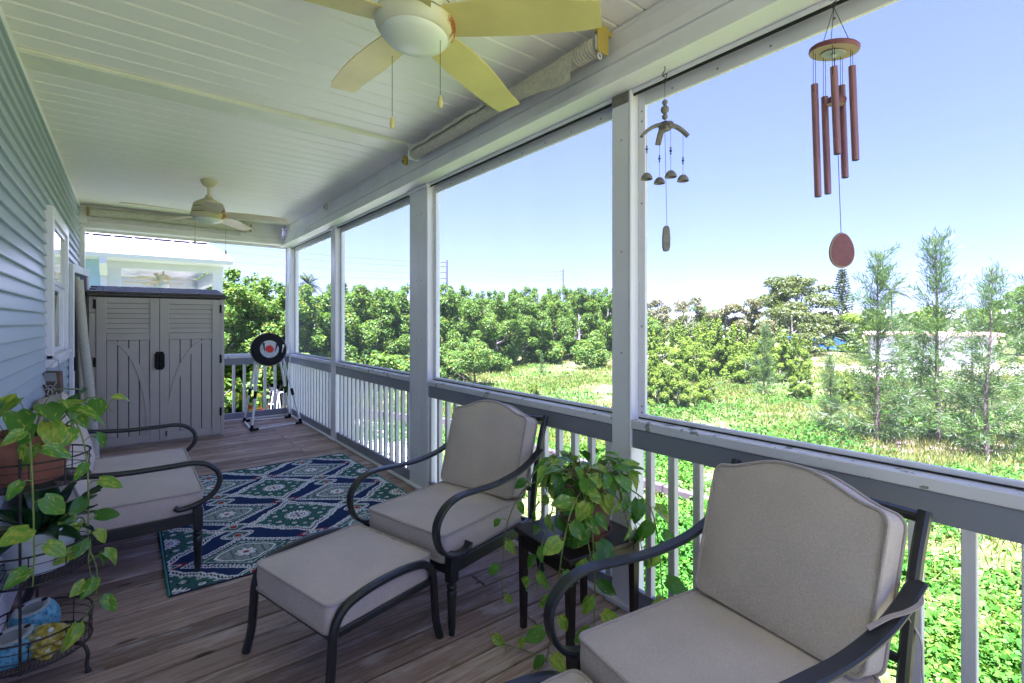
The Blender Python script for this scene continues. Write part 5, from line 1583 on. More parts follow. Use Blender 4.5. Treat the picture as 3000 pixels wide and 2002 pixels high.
# ---- ceramics in the bottom basket
def m_speckle():
    t = NT('speckled_blue_glaze')
    v = t.coord((1, 1, 1))
    c = t.ramp(t.noise(v, 90, 4, 0.7), [(0.36, (0.02, 0.06, 0.12)), (0.44, (0.10, 0.33, 0.48)), (0.62, (0.17, 0.43, 0.57)), (0.75, (0.45, 0.62, 0.68))])
    t.set(c, 0.3); return t.m
M['speckle'] = m_speckle()
M['white_glaze'] = simple('white_glaze', (0.62, 0.62, 0.62), 0.3, 0.08, 9)
M['black_glaze'] = simple('black_glaze', (0.015, 0.015, 0.02), 0.3, 0.2, 9)
def ceramic(label, loc, r, h, tilt):
    t = thing('blue_ornament', label, 'ornament', loc, 0, 'speckled blue ceramics in the bottom basket')
    Mt = Matrix.Rotation(tilt, 4, Vector((0.7, -0.7, 0)))
    n = 12
    prof = [(0.0, 0.0)] + [(r * math.sin(PI * (0.14 + 0.62 * k / n)) , h * (1 - math.cos(PI * (0.0 + 0.9 * k / n))) / 1.95) for k in range(n + 1)]
    prof += [(r * 0.62, h * 1.0), (r * 0.56, h * 0.975)]
    MB().lathe(prof, 32, Mt).build('body', M['speckle'], t, smooth=50)
    MB().lathe([(r * 0.70, h * 0.985), (r * 0.74, h * 1.0), (r * 0.70, h * 1.015), (r * 0.46, h * 1.0), (r * 0.44, h * 0.985)], 32, Mt).build('white_rim', M['white_glaze'], t, smooth=50)
    MB().lathe([(r * 0.45, h * 0.984), (r * 0.2, h * 0.97), (0.0, h * 0.965)], 24, Mt).build('inset', M['speckle'], t, smooth=50)
    for a in (0.6, 2.4):
        MB().lathe([(0.0, 0.004), (0.010, 0.003), (0.012, 0.0)], 10, Mt @ Matrix.Translation((r * 0.59 * math.cos(a), r * 0.59 * math.sin(a), h * 1.006))).build('black_dot', M['black_glaze'], t, smooth=60)
ceramic('taller speckled blue ceramic with a white ringed top, at the back of the bottom basket', (-0.285, 2.775, TZ[0] + 0.004), 0.078, 0.135, 0.22)
ceramic('lower speckled blue ceramic behind the yellow ornament in the bottom basket', (-0.335, 2.635, TZ[0] + 0.004), 0.085, 0.10, 0.16)
def lumpy_fish():
    t = thing('yellow_ornament', 'lumpy yellow ceramic fish ornament at the front of the bottom basket', 'ornament', (-0.243, 2.590, TZ[0] + 0.004))
    tt = NT('mottled_yellow_glaze'); v = tt.coord((1, 1, 1))
    c = tt.ramp(tt.noise(v, 38, 5, 0.65), [(0.34, (0.10, 0.05, 0.03)), (0.42, (0.40, 0.30, 0.04)), (0.54, (0.52, 0.42, 0.05)), (0.62, (0.70, 0.66, 0.52))])
    tt.set(c, 0.3)
    rg = random.Random(2)
    bm = bmesh.new(); bmesh.ops.create_icosphere(bm, subdivisions=4, radius=1.0)
    ph = [rg.uniform(0, 6) for _ in range(6)]
    for v_ in bm.verts:
        p = v_.co.copy()
        k = 1 + 0.10 * math.sin(p.x * 9 + ph[0]) * math.sin(p.y * 8 + ph[1]) + 0.08 * math.sin(p.z * 11 + ph[2] + p.x * 5) + 0.09 * math.sin(p.y * 15 + ph[3]) * math.sin(p.x * 17 + p.z * 13)
        if p.x > 0.5: k += 0.35 * (p.x - 0.5)
        v_.co = Vector((p.x * 0.060, p.y * 0.046, p.z * 0.058)) * k + Vector((0, 0, 0.060))
    me = bpy.data.meshes.new('fish_body'); bm.to_mesh(me); bm.free(); me.materials.append(tt.m)
    me.polygons.foreach_set('use_smooth', [True] * len(me.polygons))
    link(bpy.data.objects.new('fish_body', me), t)
    for (x, y, z) in ((-0.022, -0.040, 0.092), (0.012, -0.036, 0.110)):
        MB().lathe([(0.009 * math.sin(a), -0.009 * math.cos(a)) for a in np.linspace(0, PI, 9)], 12, Matrix.Translation((x, y, z))).build('eye', M['white_glaze'], t, smooth=60)
    MB().prism([(0.052, 0.05), (0.095, 0.085), (0.085, 0.062), (0.1, 0.045), (0.06, 0.03)], 1, -0.008, 0.008).build('tail_fin', tt.m, t, smooth=40)
    MB().prism([(-0.02, 0.01), (0.02, 0.012), (0.012, -0.001), (-0.012, -0.001)], 1, -0.03, 0.01).build('belly_fin', tt.m, t, smooth=40)
lumpy_fish()

# ================================================================== NEIGHBOUR HOUSE
nh = thing('neighbour_house', 'white and pale blue house with a white metal roof and open porch, past the shed', 'house', (0, 12, 0))
HW, HB = M['house_white'], M['house_blue']
Y0 = 0.4                                   # wall plane (local), eave overhangs to 0
EZ, RZ_ = 2.72, 3.50
# roof: two slopes with standing seams
RX0, RX1 = -9.0, 1.74
MB().prism([(-0.02, EZ), (-0.02, EZ + 0.035), (3.80, RZ_ + 0.035), (7.6, EZ + 0.035), (7.6, EZ), (3.80, RZ_)], 0, RX0, RX1).build('roof', M['roof_white'], nh)
roofo = [c for c in nh.children if c.name.startswith('roof')][0]
sl = (RZ_ - EZ) / 3.82
k = 0
x = RX1 - 0.015
seam = MB().prism([(-0.01, 0.036), (-0.01, 0.082), (3.78, 0.036 + 3.79 * sl + 0.046), (3.78, 0.036 + 3.79 * sl)], 0, -0.011, 0.011).mesh('roof_seam', M['roof_white'])
while x > -3.5:
    inst('roof_seam', seam, roofo, (x, 0, EZ)); x -= 0.405
for s in range(9):
    MB().box(RX1 - 0.38 - s * 0.405, RX1 - 0.03 - s * 0.405, 3.775, 3.79, RZ_ + 0.036, RZ_ + 0.066).build('ridge_vent', M['shed_black'], roofo)
MB().box(RX0, RX1, 3.70, 3.90, RZ_ + 0.067, RZ_ + 0.085, 0.008).build('ridge_cap', M['roof_white'], roofo)
MB().prism([(-0.13, EZ + 0.03), (-0.14, EZ - 0.02), (-0.11, EZ - 0.10), (-0.022, EZ - 0.11), (-0.022, EZ + 0.03)], 0, RX0, RX1 + 0.02).build('gutter', HW, nh, smooth=20)
MB().box(RX0, RX1, -0.02, Y0, EZ - 0.11, EZ - 0.10).build('soffit', HW, nh)
MB().prism([(Y0, EZ - 0.02), (3.8, RZ_ - 0.03), (7.3, EZ - 0.02)], 0, 1.60, 1.62).build('gable', HW, nh)
# porch frame
MB().box(-0.33, 1.66, Y0, Y0 + 0.15, 2.47, EZ - 0.101, 0.006).build('header', HW, nh)
MB().box(-0.33, -0.10, Y0 + 0.002, Y0 + 0.148, GZ + 2.0, 2.469, 0.006).build('post', HW, nh)
MB().box(1.455, 1.645, Y0 + 0.002, Y0 + 0.148, GZ + 2.0, 2.469, 0.006).build('post', HW, nh)
MB().box(1.455, 1.645, 3.75, 3.95, GZ + 2.0, 2.30, 0.006).build('post', HW, nh)
MB().box(1.50, 1.645, Y0 + 0.151, 3.95, 2.30, 2.56, 0.006).build('side_beam', HW, nh)
MB().box(-0.30, 1.499, 3.80, 3.95, 2.30, 2.56, 0.006).build('back_beam', HW, nh)
for k in range(14):
    MB().box(-0.32, 1.495, Y0 + 0.155 + k * 0.26, Y0 + 0.155 + k * 0.26 + 0.254, 2.60, 2.615, 0.003).build('ceiling_board', M['ceiling'], nh)
MB().box(-0.33, 1.65, Y0, 3.95, -0.25, -0.05).build('porch_floor', M['grey_paint'], nh)
# blue lap siding of the main wall, and the wall down to the yard
LB = MB().prism([(0.0, 0.0), (0.014, 0.0), (0.002, 0.165), (0.0, 0.165)][::-1], 0, -4.5, -0.335).mesh('siding_board', HB)
zz = 0.0; n = 0
MB().box(-9.0, -0.334, Y0 + 0.001, 7.2, GZ, 2.61).build('house_wall', HB, nh)
while zz < 2.55:
    o = inst('siding_board', LB, nh, (0, Y0, zz)); o.rotation_euler = (0, 0, 0); o.scale = (1, -1, 1); zz += 0.155
mb = MB()
mb.prism([(-0.10, EZ - 0.10), (-0.02, EZ - 0.10), (-0.02, 2.55), (0.30, 2.36), (0.39, 2.36), (0.39, 2.30), (0.27, 2.30), (-0.10, 2.50)], 0, -0.42, -0.31)
mb.box(-0.415, -0.315, 0.29, 0.385, GZ + 0.2, 2.299, 0.01)
mb.build('downspout', HW, nh, smooth=30)
MB().box(-0.45, -0.28, 0.28, 0.30, 2.02, 2.06, 0.004).build('downspout_strap', HW, nh)
for k in range(9):
    MB().box(-0.08 + k * 0.17, -0.03 + k * 0.17, Y0 + 0.05, Y0 + 0.09, -0.05, 0.85).build('porch_baluster', HW, nh)
MB().box(-0.099, 1.454, Y0 + 0.03, Y0 + 0.11, 0.851, 0.92, 0.004).build('porch_rail', HW, nh)
def small_fan(label, px, py, zz, rot):
    t = thing('ceiling_fan', label, 'ceiling fan', (px, py, zz), group='ceiling fans on the neighbouring porch')
    fm = M['fan_body_far']
    MB().lathe([(0.0, 0.30), (0.06, 0.30), (0.055, 0.25), (0.015, 0.24), (0.015, 0.16), (0.05, 0.15), (0.12, 0.12), (0.13, 0.04), (0.10, 0.02), (0.0, 0.02)], 20).build('motor', fm, t, smooth=40)
    MB().lathe([(0.05, 0.02), (0.05, -0.02), (0.10, -0.05), (0.11, -0.12), (0.07, -0.16), (0.0, -0.17)], 18).build('lamp', M['glass_globe'], t, smooth=50)
    b_ = MB().prism([(0.12, -0.03), (0.2, -0.06), (0.62, -0.065), (0.64, 0.0), (0.62, 0.065), (0.2, 0.06), (0.12, 0.03)], 2, 0.055, 0.063).mesh('blade', M['fan_blade_pale'])
    for k in range(5): inst('blade', b_, t, (0, 0, 0), (rad(9), 0, rad(rot + 72 * k)))
small_fan('nearer beige ceiling fan under the neighbouring porch roof', 0.62, 13.3, 2.30, 10)
small_fan('farther beige ceiling fan under the neighbouring porch roof', 0.56, 14.9, 2.30, 40)

# ================================================================== YARD: ground, drive, far things
def spot(px, d):
    """a place in the yard: sight line of full-size picture column px, d metres out"""
    l = (px - 1500.0) / 1440.0 * d
    return (d * 0.6160 + l * 0.7878, d * 0.7878 - l * 0.6160)

def build_ground():
    n1 = np.concatenate([np.linspace(-400, -30, 14), np.linspace(-24, 80, 105), np.linspace(90, 900, 22)])
    X, Y = np.meshgrid(n1, n1)
    Zg = 0.07 * np.sin(X * 0.31 + 1.3 * np.sin(Y * 0.17)) + 0.06 * np.sin(Y * 0.43 + X * 0.12) + 0.03 * np.sin(X * 1.1 + Y * 0.9)
    far = np.clip((np.hypot(X, Y) - 70) / 60, 0, 1)
    Zg = Zg * (1 - far)
    V = np.stack([X, Y, Zg], -1).reshape(-1, 3)
    n = len(n1); idx = np.arange(n * n).reshape(n, n)
    F = np.stack([idx[:-1, :-1], idx[:-1, 1:], idx[1:, 1:], idx[1:, :-1]], -1).reshape(-1, 4)
    o = bpy.data.objects.new('meadow_ground', arr_mesh('meadow_ground', V, F, M['ground'], True)); link(o)
    o.location = (0, 0, GZ); o['kind'] = 'structure'
build_ground()
def gz(x, y):
    z = 0.07 * np.sin(x * 0.31 + 1.3 * np.sin(y * 0.17)) + 0.06 * np.sin(y * 0.43 + x * 0.12) + 0.03 * np.sin(x * 1.1 + y * 0.9)
    return z * (1 - np.clip((np.hypot(x, y) - 70) / 60, 0, 1))

def patch(name, pts, mat, z, seed, wob=0.5):
    """irregular flat sheet on the ground"""
    rg = random.Random(seed)
    P = []
    for i, p in enumerate(pts):
        q = pts[(i + 1) % len(pts)]
        for k in range(5):
            f = k / 5
            P.append((p[0] + (q[0] - p[0]) * f + rg.uniform(-wob, wob), p[1] + (q[1] - p[1]) * f + rg.uniform(-wob, wob)))
    c = (sum(p[0] for p in P) / len(P), sum(p[1] for p in P) / len(P))
    vs, fs = [], []
    R = 8
    for r in range(R + 1):
        for p in P:
            x = c[0] + (p[0] - c[0]) * r / R; y = c[1] + (p[1] - c[1]) * r / R
            vs.append((x, y, GZ + float(gz(x, y)) + z))
    n = len(P)
    for r in range(R):
        for k in range(n):
            fs.append((r * n + k, r * n + (k + 1) % n, (r + 1) * n + (k + 1) % n, (r + 1) * n + k))
    o = MB().add(vs, fs).build(name, mat, smooth=60); o['kind'] = 'structure'
patch('pale_drive', [spot(2405, 46), spot(2600, 46), spot(3000, 47), spot(3300, 44), spot(3300, 36), spot(2950, 36.5), spot(2640, 34.5), spot(2520, 36), spot(2440, 41)], M['pale_dirt'], 0.03, 3)
patch('pale_track', [spot(1870, 62), spot(1935, 64), spot(1960, 58), spot(1890, 54)], M['pale_dirt'], 0.03, 5)
patch('bare_patch', [spot(2470, 16.5), spot(2700, 17.4), spot(2990, 16.5), spot(3150, 15.2), spot(2900, 14.6), spot(2600, 15.3)], M['dirt'], 0.02, 6, 0.25)
patch('yard_path', [(4.5, 10.5), (7.0, 12.0), (8.4, 15.6), (8.2, 18.5), (5.5, 24), (1.0, 27), (-1.5, 23), (2.5, 15)], M['pale_dirt'], 0.03, 8, 0.3)

# landscape timbers
tl = thing('landscape_timber', 'dark timber edging lying in the grass outside the railing', 'timber', (9.9, 6.6, GZ + 0.03))
for k, (a, b) in enumerate(((-1.9, 0.25), (0.3, 2.6), (2.65, 5.0))):
    MB().box(-0.09, 0.09, a, b, -0.02, 0.17, 0.02, Matrix.Rotation(rad(3 - 2 * k), 4, 'Z')).build('timber', M['log'], tl)
tl = thing('retaining_timber', 'brown timber edge beside the pale path, seen between the white balusters', 'timber', (8.3, 17.3, GZ))
for k in range(3):
    MB().box(-0.1, 0.1, -2.4 + k * 1.7, -0.74 + k * 1.7, 0.0, 0.52, 0.02, Matrix.Rotation(rad(24), 4, 'Z')).build('timber', M['log'], tl)

# ---- things in the neighbour's yard, seen through the end railing
a = spot(690, 23)
ws = thing('garden_shed', 'small white lap sided shed in the yard below the end railing', 'shed', (a[0], a[1], GZ + 0.05), rad(-26))
MB().box(-1.9, 0.72, 0, 2.0, 0, 2.1).build('shed_wall', HW, ws)
for k in range(14):
    MB().prism([(-0.001, 0.0), (-0.02, 0.0), (-0.004, 0.148), (-0.001, 0.148)], 0, -1.9, 0.72).build('siding_board', HW, ws, loc=(0, 0, 0.15 * k))
MB().box(-0.02, 0.02, -0.03, -0.021, 0.06, 2.0).build('door_seam', M['grey_paint'], ws)
MB().prism([(-0.15, 2.10), (1.0, 2.5), (2.15, 2.10), (1.0, 2.45)], 0, -2.0, 0.85).build('shed_roof', M['roof_white'], ws)
for k, (px, d, w_) in enumerate(((735, 21.2, 0.36), (768, 21.4, 0.30))):
    a = spot(px, d)
    b = thing('orange_bin', ('larger orange red plastic bin on the ground beyond the end railing', 'smaller orange red plastic bin beside the metal frames in the yard')[k], 'bin', (a[0], a[1], GZ + 0.05), 0.3 * k)
    MB().lathe([(0.0, 0.0), (w_ * 0.75, 0.0), (w_, 0.36), (w_ + 0.03, 0.38), (w_ - 0.02, 0.37), (w_ * 0.7, 0.06), (0.0, 0.05)], 20).build('bin_body', M['red_plastic'], b, smooth=40)
a = spot(754, 22.0)
b = thing('pink_box', 'faded pinkish box with a pale lid standing behind the orange bins', 'box', (a[0], a[1], GZ + 0.05), 0.4)
MB().box(-0.21, 0.21, -0.2, 0.2, 0, 0.82, 0.03).build('box_body', simple('faded_pink_plastic', (0.55, 0.30, 0.28), 0.5), b)
MB().box(-0.22, 0.22, -0.21, 0.21, 0.821, 0.90, 0.03).build('box_lid', HW, b)
a = spot(700, 22.2)
b = thing('block_stack', 'low stack of pale concrete blocks beside the white shed', 'block stack', (a[0], a[1], GZ + 0.05), 0.35)
for k in range(6):
    MB().box(-0.2, 0.2, -0.1, 0.1, 0, 0.19, 0.01).build('concrete_block', M['pale_dirt'], b, loc=((k % 2) * 0.42 - 0.2, 0, (k // 2) * 0.195))
for k, (px, d) in enumerate(((795, 21.5), (812, 21.0), (785, 22.4))):
    a = spot(px, d)
    b = thing('metal_cart', ('bare metal cart frame leaning in the yard behind the target stand', 'rounded metal tube chair frame in the yard near the corner post', 'leaning metal hand truck frame beside the pink box')[k], 'cart frame', (a[0], a[1], GZ + 0.05), 0.7 * k)
    for j in range(4):
        s_ = (j - 1.5) * 0.14
        MB().tube(smooth_path([(-0.3, s_, 0.0), (-0.28, s_, 0.5), (-0.1, s_ * 0.9, 0.95 + 0.06 * j), (0.2, s_ * 0.9, 0.85), (0.3, s_, 0.0)], 4), 0.016, 6).build('frame_tube', M['chain'] if j % 2 else M['pvc'], b, smooth=50)
    MB().tube([(-0.28, -0.21, 0.5), (-0.28, 0.21, 0.5)], 0.015, 6).build('cross_tube', M['pvc'], b)
    MB().tube([(0.28, -0.21, 0.25), (0.28, 0.21, 0.25)], 0.015, 6).build('cross_tube', M['chain'], b)

# ---- far buildings
def block_house(label, px, d, w, dep, h, wall, roofm, yaw, name='far_house', windows=3, over=0.5, flat=True):
    a = spot(px, d)
    t = thing(name, label, 'house', (a[0], a[1], GZ), yaw)
    MB().box(-w / 2, w / 2, 0, dep, 0, h).build('wall', wall, t)
    if flat:
        MB().box(-w / 2 - over, w / 2 + over, -over, dep + over, h + 0.002, h + 0.28, 0.05).build('roof', roofm, t)
    else:
        MB().prism([(-over, h), (dep / 2, h + dep * 0.16), (dep + over, h), (dep + over, h + 0.2), (dep / 2, h + dep * 0.16 + 0.25), (-over, h + 0.2)], 0, -w / 2 - over, w / 2 + over).build('roof', roofm, t)
    for k in range(windows):
        x = -w / 2 + w * (k + 0.5) / windows
        f = MB().box(x - 0.7, x + 0.7, -0.06, -0.002, h * 0.35, h * 0.78, 0.02).build('window', HW, t)
        MB().box(x - 0.6, x + 0.6, -0.075, -0.061, h * 0.35 + 0.1, h * 0.78 - 0.1).build('pane', M['glass'], f)
    return t
block_house('low grey walled house with a flat tan roof, behind the young pines', 2725, 46, 9.0, 7, 2.75, M['grey_paint'], M['tan_roof'], rad(-72), windows=3)
block_house('long white roofed building on the skyline behind the pines', 2660, 150, 62, 16, 5.2, M['grey_paint'], M['roof_white'], rad(-62), windows=9, flat=False)
block_house('white roofed house low on the skyline left of the tall tree', 2055, 130, 16, 12, 4.6, HW, M['roof_white'], rad(-50), windows=3, flat=False)
block_house('white roofed house on the skyline right of the tall tree', 2440, 125, 13, 12, 4.9, HW, M['roof_white'], rad(-55), windows=3, flat=False)
a = spot(2385, 74)
t = thing('tarp_fence', 'bright blue tarp fence across the far side of the meadow', 'fence', (a[0], a[1], GZ), rad(-58))
for k in range(5):
    MB().box(-4.2 + k * 1.68, -2.53 + k * 1.68, -0.02, 0.02, 0.05, 1.85, 0.01).build('tarp_panel', M['blue_tarp'], t)
for k in range(6):
    MB().tube([(-4.21 + k * 1.68, 0.05, 0), (-4.21 + k * 1.68, 0.05, 1.9)], 0.04, 6).build('fence_post', M['grey_paint'], t)

# ---- utility poles, lamp, wires
def upole(label, px, d, ztop, arms):
    a = spot(px, d)
    t = thing('utility_pole', label, 'utility pole', (a[0], a[1], GZ), rad(-38), 'utility poles on the horizon')
    MB().tube([(0, 0, 0), (0, 0, ztop - GZ)], [0.42, 0.30], 10).build('pole', M['pole_wood'], t, smooth=50)
    for z in arms:
        MB().box(-2.0, 0.0, -0.16, 0.16, z - GZ - 0.13, z - GZ + 0.13).build('cross_arm', M['pole_wood'], t)
        MB().lathe([(0.0, 0.0), (0.12, 0.05), (0.12, 0.5), (0.0, 0.55)], 8, Matrix.Translation((-1.9, 0, z - GZ + 0.13))).build('insulator', M['grey_paint'], t)
    return a
A1 = (20.2, 18.4, 16.6, 14.8)
pa = upole('taller utility pole with three side arms above the treetops', 1309, 150, 20.4, A1[1:] + (19.7,))
pb = upole('small faint utility pole far along the wires', 1650, 250, 28.5, (27.5, 25.5, 23.5))
pc = spot(120, 62)
for k in range(4):
    w = thing('power_line', ('highest power line crossing the sky above the trees', 'second power line crossing the sky', 'third power line crossing the sky', 'lowest power line crossing the sky')[k], 'power line', (0, 0, 0), group='power lines above the trees')
    z1 = (19.7, 18.4, 16.6, 14.8)[k]; zc = (14.2, 13.0, 11.4, 9.9)[k]
    for (p, q, za, zb) in ((pc, pa, zc, z1), (pa, pb, z1, (27.5, 27.0, 25.5, 23.5)[k])):
        pts = [(p[0] + (q[0] - p[0]) * f, p[1] + (q[1] - p[1]) * f, za + (zb - za) * f - 2.2 * 4 * f * (1 - f) * 0.5) for f in np.linspace(0, 1, 16)]
        MB().tube(pts, [0.010 + (0.02 if p is pc else 0.03) * f for f in np.linspace(0, 1, 16)], 4).build('wire_span', M['pole_wood'], w)
a = spot(488, 32)
t = thing('street_lamp', 'grey street lamp head rising above the white metal roof', 'street lamp', (a[0], a[1], GZ))
MB().tube([(0, 0, 0), (0, 0, 9.7)], 0.16, 10).build('pole', M['pole_wood'], t, smooth=50)
MB().box(-0.75, 0.16, -0.12, 0.12, 9.55, 9.68, 0.03).build('lamp_arm', M['pole_wood'], t)

# ================================================================== VEGETATION
def quads_from(C, A, B, fold=None):
    """leaf rhombs: centre C (n,3), half axes A (long), B (short)"""
    n = len(C)
    V = np.empty((n, 4, 3), dtype=np.float32)
    V[:, 0] = C - A; V[:, 1] = C + B; V[:, 2] = C + A; V[:, 3] = C - B
    return V.reshape(-1, 3), np.arange(n * 4).reshape(n, 4)

def unit(v): return v / np.maximum(np.linalg.norm(v, axis=-1, keepdims=True), 1e-6)

def leaf_cloud(name, blobs, n, size, mat, seed, up=0.35, shell=0.22, elong=1.5, inner=0.12):
    """leaves spread through ellipsoid blobs (x,y,z,rx,ry,rz), thick near their skins"""
    rng = np.random.default_rng(seed)
    bl_ = np.array(blobs, dtype=float)
    wts = bl_[:, 3] * bl_[:, 4] + bl_[:, 4] * bl_[:, 5]; wts = wts / wts.sum()
    k = rng.choice(len(bl_), n, p=wts)
    d = unit(rng.normal(size=(n, 3)) + np.array([0, 0, 0.35]))
    rr = 1.0 - np.abs(rng.normal(0, shell, n)); ins = rng.random(n) < inner; rr[ins] = rng.random(ins.sum()) ** 0.5
    rr *= 1 + 0.10 * np.sin(d[:, 0] * 9 + k) * np.sin(d[:, 1] * 8 + 2 * k) * np.sin(d[:, 2] * 7 + k)
    C = bl_[k, :3] + d * bl_[k, 3:6] * rr[:, None]
    nrm = unit(d * 0.7 + rng.normal(0, 0.55, (n, 3)) + np.array([0, 0, up]))
    t = unit(np.cross(nrm, rng.normal(size=(n, 3))))
    b = np.cross(nrm, t)
    s = size * rng.uniform(0.65, 1.3, n)
    V, F = quads_from(C, t * (s * 0.5)[:, None], b * (s * 0.5 / elong)[:, None])
    return arr_mesh(name, V, F, mat)

def crown_blobs(rg, h0, h1, R, n, r0, r1, flat=0.85, top_heavy=0.0):
    out = []
    for k in range(n):
        f = (k + rg.random()) / n
        z = h0 + (h1 - h0) * f
        prof = math.sin(PI * (0.18 + 0.72 * f)) if top_heavy == 0 else (0.35 + top_heavy * f)
        a = rg.uniform(0, 2 * PI); q = R * prof * math.sqrt(rg.uniform(0.05, 1))
        r = rg.uniform(r0, r1) * (1.0 - 0.25 * f)
        out.append((q * math.cos(a), q * math.sin(a), z, r, r * rg.uniform(0.85, 1.15), r * flat))
    return out

def trunk_mesh(name, h, r, rg, mat, limbs=5, R=2.0, lean=0.2, base=0.25):
    mb = MB()
    top = Vector((rg.uniform(-lean, lean), rg.uniform(-lean, lean), h))
    p = smooth_path([(0, 0, -0.1), (rg.uniform(-.1, .1), rg.uniform(-.1, .1), h * 0.35), top * 0.7 + Vector((0, 0, 0)), top], 4)
    mb.tube(p, [r * (1.15 - 0.95 * i / len(p)) for i in range(len(p))], 8)
    for k in range(limbs):
        f = base + (0.85 - base) * (k + rg.random()) / limbs
        o = p[int(f * (len(p) - 1))]
        a = rg.uniform(0, 2 * PI); L = R * rg.uniform(0.55, 0.95)
        e = o + Vector((math.cos(a) * L, math.sin(a) * L, L * rg.uniform(0.35, 0.9)))
        m_ = o.lerp(e, 0.5) + Vector((0, 0, -0.1 * L))
        q = smooth_path([o, m_, e], 4)
        mb.tube(q, [r * 0.5 * (1 - 0.85 * i / len(q)) for i in range(len(q))], 6)
        for j in range(2):
            o2 = q[len(q) // 2 + j]
            e2 = o2 + Vector((rg.uniform(-.5, .5), rg.uniform(-.5, .5), rg.uniform(0.1, .6))) * L * 0.6
            mb.tube([o2, o2.lerp(e2, .5) + Vector((0, 0, .05)), e2], [r * 0.2, r * 0.12, r * 0.05], 5)
    return mb.mesh(name, mat, 60)

def tree(name, label, x, y, s, rot, trunk_me, crown_me, group, cat='tree', sz=None):
    t = thing(name, label, cat, (x, y, GZ + float(gz(x, y))), rot, group)
    inst('trunk', trunk_me, t, scale=(s, s, s * (sz or 1)))
    inst('crown', crown_me, t, scale=(s, s, s * (sz or 1)))
    return t

rg = random.Random(77)
# --- broadleaf (mangrove like) trees: 6.4 m tall unit
MG = []
for k in range(5):
    bl_ = crown_blobs(rg, 0.6, 5.4, 2.45, 52, 0.40, 0.95)
    bl_ += [(rg.uniform(-1.5, 1.5), rg.uniform(-1.5, 1.5), rg.uniform(5.0, 6.25), rg.uniform(.2, .4), rg.uniform(.2, .4), rg.uniform(.3, .6)) for _ in range(11)]
    MG.append((trunk_mesh('trunk', 4.6, 0.16, rg, M['bark_grey'], 7, 2.2), leaf_cloud('crown', bl_, 28000, 0.155, M['leaf_mangrove'], 100 + k, inner=0.2, shell=0.36)))
# (picture column, metres out, row top)
front = [(585, 20.5, 800), (660, 22, 792), (745, 24, 815), (835, 26, 832), (925, 28.5, 850), (1010, 30.5, 838), (1105, 32, 846), (1195, 34, 842), (1285, 37, 836), (1370, 40, 848), (1455, 44, 858), (1535, 48, 850), (1620, 52, 852), (1700, 56, 843), (1775, 60, 850)]
back = [(620, 28, 812), (700, 31, 806), (800, 33, 838), (890, 36, 838), (985, 39, 830), (1075, 42, 842), (1165, 45, 838), (1250, 48, 836), (1340, 52, 834), (1430, 56, 852), (1515, 60, 848), (1600, 65, 846), (1690, 70, 836), (1790, 74, 842), (1860, 76, 880)]
desc_f = ['leafy green tree right behind the neighbouring porch post', 'broad leafy tree above the end railing, beside the white roofed house', 'leafy tree directly behind the target stand',
          'leafy tree behind the far corner post', 'leafy tree seen through the smallest side screen', 'leafy tree just right of the narrow post', 'leafy tree between the narrow post and the brown topped shrubbery',
          'leafy tree left of the wide seamed post', 'leafy tree just right of the wide seamed post, behind the small clearing tree', 'leafy tree below the taller utility pole', 'leafy tree at the middle of the clearing edge, with lower branches in shade',
          'leafy tree right of the clearing middle, with yellowish leaves', 'leafy tree below the small faint utility pole', 'leafy tree behind the round clearing bush', 'leafy tree hard against the left edge of the post by the potted vine']
GR = 'leafy trees around the clearing'
for i, ((px, d, yt), lb) in enumerate(zip(front, desc_f)):
    x, y = spot(px, d); ht = 1.4 + (945 - yt) * d / 1440 - GZ
    k = i % 5
    tree('leafy_tree', lb, x, y, ht / 6.45 * rg.uniform(0.97, 1.03), rg.uniform(0, 6.28), MG[k][0], MG[k][1], GR)
back_lb = ['second row treetop showing above the tree beside the white roofed house', 'second row treetop right behind the end screen corner', 'second row treetop behind the left edge of the smallest side screen',
           'second row treetop beside the palm top in the smallest side screen', 'second row treetop just right of the narrow post', 'second row treetop in the middle of the screen left of the wide post',
           'second row treetop just left of the wide seamed post', 'second row treetop just right of the wide seamed post', 'second row treetop directly under the taller utility pole', 'second row treetop right of the taller utility pole',
           'second row treetop halfway between the two utility poles', 'second row treetop left of the small faint utility pole', 'second row treetop right of the small faint utility pole', 'second row treetop against the left edge of the post by the potted vine', 'farthest right treetop of the leafy wood, hidden mostly by the post by the potted vine']
for i, (px, d, yt) in enumerate(back):
    x, y = spot(px, d); ht = 1.4 + (945 - yt) * d / 1440 - GZ
    k = (i + 2) % 5
    tree('leafy_tree', back_lb[i], x, y, ht / 6.45, rg.uniform(0, 6.28), MG[k][0], MG[k][1], 'second row of leafy trees')
